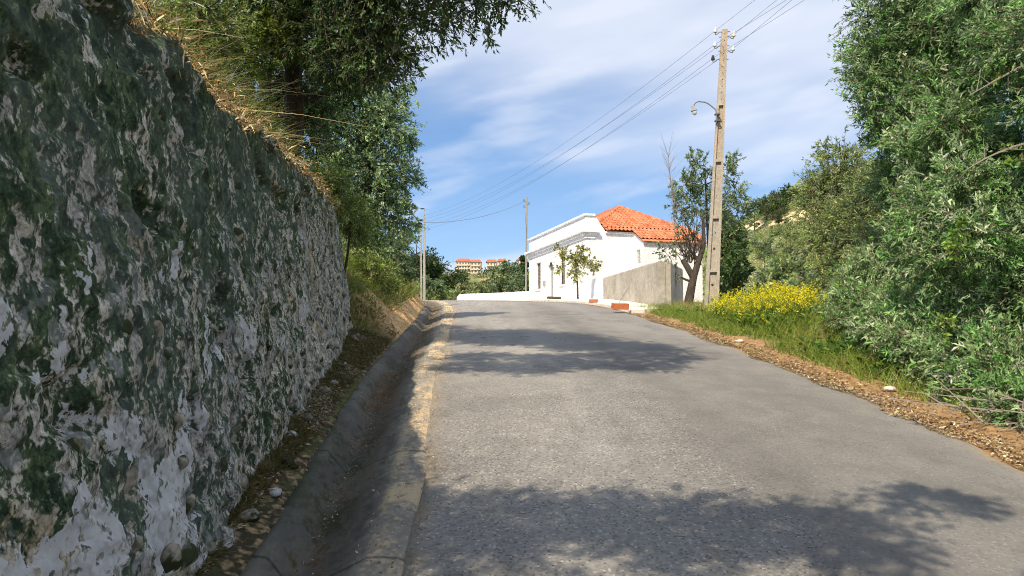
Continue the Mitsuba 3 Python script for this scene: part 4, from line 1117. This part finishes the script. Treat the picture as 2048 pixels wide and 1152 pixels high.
on_road = lambda x, y: KD.query(np.c_[x, y])[0] > 6.5
pts = scatter(1500, (-45, 4), (62, 135), lambda x, y: on_road(x, y) & (np.abs(x / y) < 0.30))
m, c = clump_field(pts, rg.uniform(0.5, 1.5, len(pts)), 0.34, HILLC, rg, 70)
add('hillside_scrub', m, 'm_leaf', color=c, label='low green scrub covering the slope beyond the road bend', cat='scrub', kind='stuff')
pts = scatter(4200, (12, 62), (60, 128), lambda x, y: (x / y > 0.2) & (x / y < 0.62))
rad_ = rg.uniform(0.35, 1.25, len(pts)); rad_[np.abs(pts[:, 2] - 16.0) < 1.2] *= 0.3
m, c = clump_field(pts, rad_ * 0.9, 0.15, brighter(HILLC, 2.3) + YELLOWG, rg, 130)
add('hillside_scrub', m, 'm_leaf', color=c, label='mixed green scrub covering the hill behind the yellow flowers', cat='scrub', kind='stuff')
pts = scatter(1500, (-260, 260), (135, 640), lambda x, y: np.abs(x / y) < 0.42)
m, c = clump_field(pts, rg.uniform(2.0, 4.5, len(pts)), 1.1, DARKG + HILLC[:2], rg, 50)
add('distant_woods', m, 'm_leaf', color=c, label='distant mass of dark green trees below the apartment blocks', cat='woods', kind='stuff')


def far_tree(px, py, y, h, w, lab, cols, seed, category='tree', key='hill_tree', group=None):
    """A tree whose middle shows at this pixel; stands on the land."""
    c = P(px, py, y); g = float(land(np.array([c[0]]), np.array([y]), False)[0])
    rng = np.random.default_rng(seed); cl = []
    for _ in range(9):
        o = rng.normal(size=3) * [w * 0.28, w * 0.28, h * 0.24]
        r = w * rng.uniform(0.22, 0.34)
        cl.append((c + o, (r, r, r * 0.85), 46))
    tree(key, lab, category, [(c[0], y, min(g, c[2] - h * 0.5) - 0.3), (c[0], y, c[2] - h * 0.2), c + [0, 0, h * 0.3]], 0.03 * h, 0.01 * h, cl, 0.05 * h if h < 8 else 0.04 * h, 0.6, cols, seed, per=16, group=group, tw=(0.02, 0.01))


FT = [(833, 512, 92, 4.2, 5, 'dark rounded tree at the crown of the left hill', DARKG), (866, 540, 96, 3.6, 4.5, 'dark tree second along the crest of the left hill', DARKG), (893, 566, 100, 3.2, 4, 'dark bushy tree where the left hill slopes down', DARKG),
      (922, 580, 104, 2.6, 4, 'low dark tree on the falling crest below the apartments', DARKG), (955, 588, 110, 2.2, 4, 'lowest dark tree at the foot of the left hill crest', DARKG),
      (1020, 545, 150, 6, 4.5, 'tall mid green tree left of the slim pole', OLIVE), (1042, 562, 140, 5, 5, 'broad green tree against the far corner of the house', OLIVE + DARKG[:1]), (1000, 572, 145, 4, 5, 'dark green tree between left hill and house', DARKG), (1043, 530, 160, 5, 2.5, 'thin upright tree right beside the slim pole', DARKG),
      (975, 588, 130, 2.5, 4, 'grey green bush above the end of the low white wall', OLIVE),
      (880, 590, 72, 2.5, 3, 'yellowish green bush right of the two slim posts', YELLOWG), (920, 600, 75, 2, 3, 'yellow green shrub over the left end of the low white wall', YELLOWG), (862, 575, 70, 2.8, 2.6, 'mid green bush close behind the slim posts', OLIVE)]
FT += [(1577, 388, 98, 3.2, 3.0, 'dark round topped tree at the summit of the right hill', DARKG), (1532, 402, 96, 2.4, 2.8, 'pale green tree on the summit left of the dark round one', OLIVE), (1508, 412, 94, 2.4, 2.6, 'mid green tree at the left end of the right hill summit', OLIVE + DARKG), (1556, 408, 95, 2.4, 2.8, 'dark bush above the bare cut on the right hill', DARKG), (1600, 404, 97, 2.2, 2.2, 'green tree right of the round topped tree on the summit', DARKG + OLIVE), (1622, 402, 99, 2.6, 2.6, 'rightmost green tree on the summit of the right hill', OLIVE),
       (1558, 434, 88, 1.3, 1.8, 'small dark bush just below the bare cut', DARKG), (1572, 468, 80, 1.6, 2.2, 'olive bush halfway up the right hill', YELLOWG), (1528, 500, 75, 1.6, 2.2, 'mid green bush on the lower left of the right hill', OLIVE), (1590, 520, 65, 1.6, 2.0, 'dark green bush low on the right hill', DARKG), (1545, 545, 62, 1.6, 2.2, 'grey green bush at the foot of the right hill', brighter(OLIVE, 1.2))]
for j, (px, py, y, h, w, lab, cols) in enumerate(FT):
    low = h <= 4 or 'bush' in lab or 'shrub' in lab
    far_tree(px, py, y, h, w, lab, cols, 600 + j, 'bush' if low and 'tree' not in lab.split(' ')[:4] else 'tree', 'hill_bush' if low and 'tree' not in lab else 'hill_tree')

def block(key, lab, x0px, x1px, pyt, pyb, y, depth, floors, bays, side='m_brownwall', roof='gable'):
    """A far apartment block: walls, roof, balconies and windows."""
    a, b = P(x0px, pyt, y), P(x1px, pyt, y); z0 = P(x0px, pyb, y)[2] - 6; z1 = a[2]
    W = b[0] - a[0]; X0 = a[0]
    scene[key + '__wall'] = mikit.ply(box(X0, X0 + W, y, y + depth, z0, z1), 'm_cream')
    scene[key + '__side_wall'] = mikit.ply(box(X0 + W + 0.02, X0 + W + 0.5, y - 0.8, y + depth, z0, z1 - 0.1), side)
    rv = np.array([(X0 - 0.6, y - 0.9, z1), (X0 + W + 0.9, y - 0.9, z1), (X0 + W + 0.9, y + depth, z1), (X0 - 0.6, y + depth, z1), (X0 + 0.1 * W, y + depth * 0.5, z1 + depth * 0.24), (X0 + W - 0.4, y + depth * 0.5, z1 + depth * 0.24)])
    rf = np.array([(0, 1, 5), (0, 5, 4), (1, 2, 5), (2, 3, 4), (2, 4, 5), (3, 0, 4), (0, 3, 2), (0, 2, 1)])
    scene[key + '__roof'] = mikit.ply((rv, rf), 'm_farroof')
    fh = 2.9; n = 0
    for fl in range(floors):
        zt = z1 - 0.5 - fl * fh
        bal = box(X0 + 0.4, X0 + W - 0.4, y - 1.0, y - 0.02, zt - 2.75, zt - 1.75)
        scene[key + '__balcony' + (f'_{fl:03d}' if fl else '')] = mikit.ply(bal, 'm_cream')
        for k in range(bays):
            xc = X0 + W * (k + 0.5) / bays
            nm = key + '__window' + (f'_{n:03d}' if n else ''); n += 1
            scene[nm] = mikit.ply(box(xc - W / bays * 0.26, xc + W / bays * 0.26, y - 0.06, y + 0.3, zt - 1.72, zt - 0.25), 'm_farwindow')
    tag(key, lab, 'building')


block('apartment_block', 'leftmost far cream apartment block with a long red roof', 912, 940, 523, 545, 620, 12, 4, 5)
block('apartment_block_001', 'cream apartment block with balconies, second from the left on the far ridge', 941, 961, 524, 546, 612, 10, 4, 3)
block('apartment_block_002', 'pale apartment block with brown side wall, third on the far ridge', 973, 992, 524, 545, 612, 11, 4, 3)
block('apartment_block_003', 'small far block behind, rightmost under a red roof', 996, 1012, 522, 540, 650, 10, 3, 3, 'm_cream')
block('apartment_block_004', 'far pale house with red roof beside the slim pole', 1034, 1054, 520, 532, 600, 8, 2, 4, 'm_cream')

# ------------------------------------------------------------------ grass, straw, flowers, litter
rg = np.random.default_rng(700)


def on_land(p):
    return np.c_[p, land(p[:, 0], p[:, 1])]


def right_zone(n, y, d, f=None):
    yy = rg.uniform(*y, n); dd = rg.uniform(*d, n)
    if f is not None:
        dd = dd * f(yy)
    return on_land(road_pt(yy, dd, 0, 1)[:, :2])


def left_zone(n, y, d):
    yy = rg.uniform(*y, n); dd = d(yy) + 0 * yy if callable(d) else rg.uniform(*d, n)
    return on_land(road_pt(yy, dd, 0, -1)[:, :2])


def grass(key, label, p, L, W, cols, bend=0.5, lean=0.35, tilt=(0, 0, 0), kind='stuff', category='grass', jit=0.22):
    n = len(p)
    d = rg.normal(size=(n, 3)) * lean + np.array([0, 0, 1.0]) + np.array(tilt)
    v, f, m = blades(p - [0, 0, 0.01], d, L * rg.uniform(0.5, 1.25, n), W * rg.uniform(0.7, 1.2, n), rg, bend * rg.uniform(0.3, 1.4, n))
    return add(key, (v, f), 'm_grass', color=np.repeat(pick(cols, n, rg, jit), m, 0), label=label, cat=category, kind=kind)


GREEN = [(0.16, 0.26, 0.04), (0.20, 0.30, 0.06), (0.12, 0.21, 0.035), (0.26, 0.33, 0.08), (0.30, 0.30, 0.10)]
STRAW = [(0.50, 0.38, 0.20), (0.58, 0.46, 0.27), (0.42, 0.30, 0.15), (0.62, 0.52, 0.34)]
# right verge
cl_ = lambda p, s, th: meshkit.fbm(np.c_[p[:, :2] * s, np.zeros(len(p))], 3, 4) > th
p = right_zone(42000, (7.0, 23.5), (0.42, 4.4), lambda y: 0.85 + 0.3 * rg.random(len(y))); p = p[cl_(p, 1.1, 0.38)]
grass('verge_grass', 'bright green grass along the right verge by the pole', p, 0.28, 0.011, GREEN, 0.6)
p = right_zone(9000, (12, 24.5), (1.0, 4.6)); p = p[cl_(p, 0.8, 0.46)]
grass('tall_verge_grass', 'taller pale seeding grass round the foot of the pole', p, 0.36, 0.009, GREEN[3:] + STRAW[:2] + GREEN[:1], 0.45, 0.2)
p = right_zone(3500, (5, 16), (0.95, 1.5)); p = p[cl_(p, 1.6, 0.5)]
grass('edge_weeds', 'low light green weeds under the big bush', p, 0.16, 0.03, GREEN[:4], 0.9, 0.7)
# mustard in flower
yy = np.clip(rg.normal(16.2, 1.2, 1700), 13.2, 19.5); xx = 5.6 + rg.normal(0, 0.85, len(yy)) - 0.05 * (yy - 16)
q = np.c_[xx, yy]; q = q[(xx > np.interp(yy, [13, 20], [4.25, 4.3]))]; q = on_land(q); q = q[cl_(q, 2.0, 0.46) | (rg.random(len(q)) < 0.12)]
st, fl, fc, lv = [], [], [], []
A = q; H = rg.uniform(0.18, 0.55, len(q)) + 0.25 * (meshkit.noise(q * [1.5, 1.5, 0], 3) - 0.3); B = q + np.c_[rg.normal(0, 0.12, len(q)), rg.normal(0, 0.12, len(q)), H]
stems = twigs(A, B, 0.006, 0.003)
nb = 7
tt = rg.uniform(0.55, 1.0, (len(q), nb, 1)); a = A[:, None] + (B - A)[:, None] * tt
b = a + rg.normal(size=(len(q), nb, 3)) * [0.10, 0.10, 0.04] + [0, 0, 0.10]
st2 = twigs(a.reshape(-1, 3), b.reshape(-1, 3), 0.003, 0.0015)
nf = 7
b = b[rg.random(b.shape[:2]) < 0.48 * (0.4 + 1.2 * meshkit.noise(q * [2.2, 2.2, 0], 9))[:, None]].reshape(-1, 3)
c = b.reshape(-1, 1, 3) + rg.normal(size=(len(b), nf, 3)) * 0.022
c = c.reshape(-1, 3)
fm = leaf_mesh(c, rg.normal(size=c.shape) + [0, 0, 0.3], 0.026, 0.022, rg, 1.0)
fcol = np.repeat(pick([(0.84, 0.77, 0.03), (0.88, 0.83, 0.10), (0.80, 0.70, 0.02)], len(c), rg, 0.1), 4, 0)
tl = rg.uniform(0.05, 0.6, (len(q), 13, 1)); pl_ = (A[:, None] + (B - A)[:, None] * tl).reshape(-1, 3)
lm = leaf_mesh(pl_, rg.normal(size=pl_.shape) + [0, 0, 0.2], 0.13, 0.05, rg, 0.8)
scene['yellow_wildflowers__stems'] = mikit.ply(cat([stems, st2]), 'm_grass', color=np.tile([(0.16, 0.24, 0.06)], (len(stems[0]) + len(st2[0]), 1)))
scene['yellow_wildflowers__flowers'] = mikit.ply(fm, 'm_grass', color=fcol)
scene['yellow_wildflowers__leaves'] = mikit.ply(lm, 'm_leaf', color=np.repeat(pick(GREEN[:3], len(pl_), rg, 0.25), 4, 0))
tag('yellow_wildflowers', 'patch of yellow flowering mustard on the verge right of the pole', 'wildflowers', kind='stuff')
p = on_land(np.c_[rg.normal(5.5, 0.9, 6000), rg.normal(16.2, 1.6, 6000)]); p = p[(p[:, 0] > 4.2) & cl_(p, 1.3, 0.45)]
grass('meadow_grass', 'tall bright green grass growing among the yellow flowers', p, 0.45, 0.012, GREEN[:4], 0.5, 0.25)
# broad leaved weeds
for lab, (yy, dd), nn in (('broad leaved dark green weed before the foot of the pole', (19.2, 1.15), 130), ('clump of leafy green weeds under the edge of the big bush', (9.2, 0.98), 150), ('low leafy weed farther up the litter strip', (11.2, 0.95), 110)):
    c0 = road_pt(np.array([yy]), np.array([dd]), 0, 1)[0]
    o = np.c_[rg.normal(0, 0.22, nn), rg.normal(0, 0.3, nn)]; pp_ = on_land(c0[:2] + o); pp_[:, 2] += rg.uniform(0.02, 0.18, nn)
    k = [q_ for q_ in ('leafy_weed', 'leafy_weed_001', 'leafy_weed_002') if q_ + '__leaves' not in scene][0]
    tag(k, lab, 'weed')
    scene[k + '__stem'] = mikit.ply(tube([pp_[0] - [0, 0, 0.1], pp_[0] + [0.02, 0, 0.12]], [0.012, 0.006], 5), 'm_grass', color=np.tile([(0.1, 0.16, 0.05)], (12, 1)))
    scene[k + '__leaves'] = mikit.ply(leaf_mesh(pp_, rg.normal(size=pp_.shape) * [1, 1, 0.5] + [0, 0, 0.25], 0.14, 0.07, rg, 1.0), 'm_leaf', color=np.repeat(pick([(0.05, 0.12, 0.03), (0.09, 0.18, 0.04), (0.14, 0.24, 0.05)], nn, rg), 4, 0))
# brown leaf litter on the right verge and along the road's edge
yy = rg.uniform(3.2, 20.5, 15000); dd = -0.16 + np.abs(rg.normal(0, 0.24, len(yy))) + 0.35 * (meshkit.fbm(np.c_[yy * 0.9, yy * 0, yy * 0], 3, 8) - 0.4) ** 1.0
p = road_pt(yy, dd, 0, 1); p[:, 2] = land(p[:, 0], p[:, 1]) + 0.012; p[dd < 0.06, 2] = zr(p[dd < 0.06, 1]) + 0.034
lm = leaf_mesh(p, rg.normal(size=p.shape) * [1, 1, 0.25], rg.uniform(0.012, 0.065, len(p)), rg.uniform(0.007, 0.022, len(p)), rg, 1.4)
add('leaf_litter', lm, 'm_vc', color=np.repeat(pick([(0.25, 0.17, 0.09), (0.38, 0.27, 0.16), (0.20, 0.13, 0.08), (0.52, 0.42, 0.30), (0.12, 0.08, 0.05), (0.42, 0.36, 0.26), (0.30, 0.28, 0.12)], len(p), rg, 0.3), 4, 0), label='brown fallen leaves strewn along the right edge of the road', cat='leaf litter', kind='stuff')
# sand, grit and leaves on the gutter's lip
yy = rg.uniform(2.5, 24, 9000); dd = rg.uniform(-0.12, 0.9, len(yy)); keep = rg.random(len(yy)) < np.where(dd < 0.22, 0.55, 0.12 + 0.85 * np.exp(-((dd - 0.56) / 0.09) ** 2)); yy, dd = yy[keep], dd[keep]
p = road_pt(yy, dd, 0, -1); p[:, 2] += np.interp(dd, [g_[0] for g_ in GP], [g_[1] for g_ in GP]) + 0.012; p[dd < 0, 2] = zr(p[dd < 0, 1]) + 0.03
lm = leaf_mesh(p, rg.normal(size=p.shape) * [1, 1, 0.3], rg.uniform(0.006, 0.026, len(p)), 0.010, rg, 1.2)
add('gutter_litter', lm, 'm_vc', color=np.repeat(pick([(0.38, 0.30, 0.20), (0.26, 0.19, 0.11), (0.44, 0.41, 0.36), (0.13, 0.09, 0.05), (0.2, 0.19, 0.17)], len(p), rg, 0.3), 4, 0), label='grit and dead leaves along the gutter lip', cat='litter', kind='stuff')
# white scraps on the verge
for lab, px, py in (('small white scrap lying on the brown litter near the big bush', 1780, 795), ('small pale stone at the road edge below the pole', 1480, 697), ('pale stone on the road edge before the pavement', 1430, 672)):
    y = {795: 8.5, 697: 13.2, 672: 15.6}[py]
    c = P(px, py, y); c[2] = land(c[:1], c[1:2])[0] + 0.03
    k = add('pale_stone', (np.array(ico.vertices) * (1 + 0.3 * (meshkit.noise(np.array(ico.vertices) * 2 + py, 3) - 0.5))[:, None], np.array(ico.faces)), 'm_pave', 30, to_world=T().translate(c.tolist()).scale([0.07, 0.05, 0.03]), label=lab, cat='stone')
# dry branches under the big bush at the right edge
rb = np.random.default_rng(61); A, B = [], []
for _ in range(34):
    a = P(rb.uniform(1950, 2120), rb.uniform(810, 860), rb.uniform(6.5, 7.2)); a[2] = max(a[2], zr(a[1]) + 0.05)
    d = np.array([rb.normal(-0.2, 0.35), rb.normal(0, 0.3), rb.normal(0.03, 0.12)]); A.append(a); B.append(a + d)
    for _ in range(4):
        t = rb.uniform(0.2, 1); A.append(a + d * t); B.append(a + d * t + rb.normal(size=3) * [0.14, 0.14, 0.07])
add('fallen_branches', twigs(np.array(A), np.array(B), 0.008, 0.003), 'm_twig_grey', label='tangle of dry grey twigs under the bush at the road edge', cat='branches')

# left: strip between gutter and wall, bank, wall top
p = left_zone(16000, (2.5, 14), lambda y: rg.uniform(0.97, 1, len(y)) * 0 + 0.86 + (wall_d(y) - 0.80) * rg.uniform(0, 1, len(y)))
p = p[cl_(p, 2.2, 0.40)]
grass('wall_foot_moss_grass', 'short dark weeds between the gutter and the wall', p, 0.08, 0.01, [(0.08, 0.10, 0.03), (0.12, 0.11, 0.04), (0.18, 0.14, 0.06)], 0.8, 0.6)
p = left_zone(26000, (13.0, 36), lambda y: 1.12 + 3.0 * rg.random(len(y)) ** 0.9); p = p[cl_(p, 0.9, 0.34)]
grass('bank_grass', 'green and straw coloured grass on the bank past the wall', p, 0.34, 0.012, GREEN[:3] + [(0.14, 0.18, 0.05), (0.36, 0.31, 0.13), (0.45, 0.38, 0.19)], 0.7, 0.4, (0.3, -0.1, 0))
p = left_zone(9000, (2.2, 14.5), lambda y: 0.85 + (wall_d(y) - 0.82) * rg.random(len(y))); p[:, 2] += 0.012
add('wall_foot_litter', leaf_mesh(p, rg.normal(size=p.shape) * [1, 1, 0.35], rg.uniform(0.012, 0.05, len(p)), rg.uniform(0.008, 0.02, len(p)), rg, 1.2), 'm_vc', color=np.repeat(pick([(0.26, 0.18, 0.09), (0.14, 0.10, 0.05), (0.34, 0.30, 0.24), (0.08, 0.09, 0.04), (0.20, 0.19, 0.16)], len(p), rg, 0.35), 4, 0), label='crumbs of stone and dead leaves along the foot of the wall', cat='litter', kind='stuff')
p = left_zone(16000, (13.2, 30), lambda y: 1.55 + 1.6 * rg.random(len(y)))
grass('bank_slope_grass', 'short green grass covering the steep bank above the orange earth', p, 0.20, 0.011, GREEN[:4] + [(0.11, 0.14, 0.04)], 0.8, 0.6, (0.4, -0.1, 0))
yy = rg.uniform(2.0, 13.6, 9000); p = on_land(road_pt(yy, wall_d(yy) + 0.40 + np.abs(rg.normal(0, 0.45, len(yy))), 0, -1)[:, :2])
p[:, 2] = np.maximum(p[:, 2], zr(p[:, 1]) + wall_h_(p[:, 1]) - 0.02)
q = np.repeat(p, 3, 0) + rg.normal(size=(3 * len(p), 3)) * [0.10, 0.12, 0.02]; q[:, 2] = np.maximum(q[:, 2], 0) + np.abs(rg.normal(0, 0.035, len(q)))
o = rg.normal(size=q.shape) * [1, 1, 0.7] + [0.1, -0.1, 0.0]
add('dry_straw', leaf_mesh(q, o, rg.uniform(0.03, 0.13, len(q)), rg.uniform(0.006, 0.014, len(q)), rg, 1.0), 'm_vc', color=np.repeat(pick(STRAW + [(0.30, 0.20, 0.10), (0.20, 0.13, 0.06)], len(q), rg, 0.4), 4, 0), label='matted dry straw along the top of the stone wall', cat='straw', kind='stuff')
yy = np.r_[rg.uniform(3.0, 12.0, 420), rg.normal(7.4, 0.6, 420)]; p = on_land(road_pt(yy, wall_d(yy) + rg.uniform(0.45, 1.3, len(yy)), 0, -1)[:, :2])
grass('arching_dry_grass', 'long arching bleached grass stems leaning out over the wall', p, 0.46, 0.008, brighter(STRAW, 1.15) + [(0.45, 0.45, 0.30)], 1.2, 0.75, (0.25, 0.1, 0.35), jit=0.35)
yy = rg.uniform(3.0, 15.0, 13000); p = on_land(road_pt(yy, wall_d(yy) + rg.uniform(0.55, 3.2, len(yy)), 0, -1)[:, :2]); p = p[cl_(p, 0.9, 0.42)]
grass('wall_top_grass', 'green grass and weeds growing on the slope above the wall', p, 0.42, 0.012, GREEN[:3] + [(0.10, 0.15, 0.04), (0.22, 0.25, 0.07)], 0.7, 0.4, (0.3, 0, 0))
# low broom bushes above the wall
for j, (px, py, y, r, lab, cols) in enumerate([(700, 430, 13.6, 0.5, 'yellow green broom bush where the wall top ends', LIME[1:2] + YELLOWG), (660, 370, 12.6, 0.5, 'light green broom bush on the wall top before the grey green tree', LIME[1:2] + YELLOWG + GREEN[:1]), (745, 540, 16.4, 0.6, 'bright green bush on the sunny bank above the orange earth', GREEN[:3] + YELLOWG[:2]), (450, 60, 9.6, 0.55, 'leafy green bush over the straw at the top of the wall', YELLOWG + GREEN[:2]), (395, 20, 8.2, 0.45, 'pale green bush nearest the camera on the wall top', YELLOWG), (545, 60, 10.0, 0.35, 'small lime green bush lit before the dark tree trunk', LIME), (700, 600, 17.5, 0.4, 'weedy bush low on the bank by the wall end', GREEN[:3] + YELLOWG[:1])]):
    c = P(px, py, y); cl = [(c, r, int(260 * r)), (c + [0.3 * r, 0.5 * r, -0.4 * r], r * 0.8, int(200 * r)), (c + [-0.6 * r, 0.2 * r, 0.1], r * 0.8, int(160 * r))]
    tree('broom_bush', lab, 'bush', [(c[0] - 0.2, c[1] + 0.1, float(land(c[:1] - 0.2, c[1:2] + 0.1)[0]) - 0.1), c - [0, 0, 0.2], c], 0.03, 0.012, cl, 0.06, 0.28, cols, 800 + j, per=20, limb_r=0.014, tw=(0.004, 0.002))
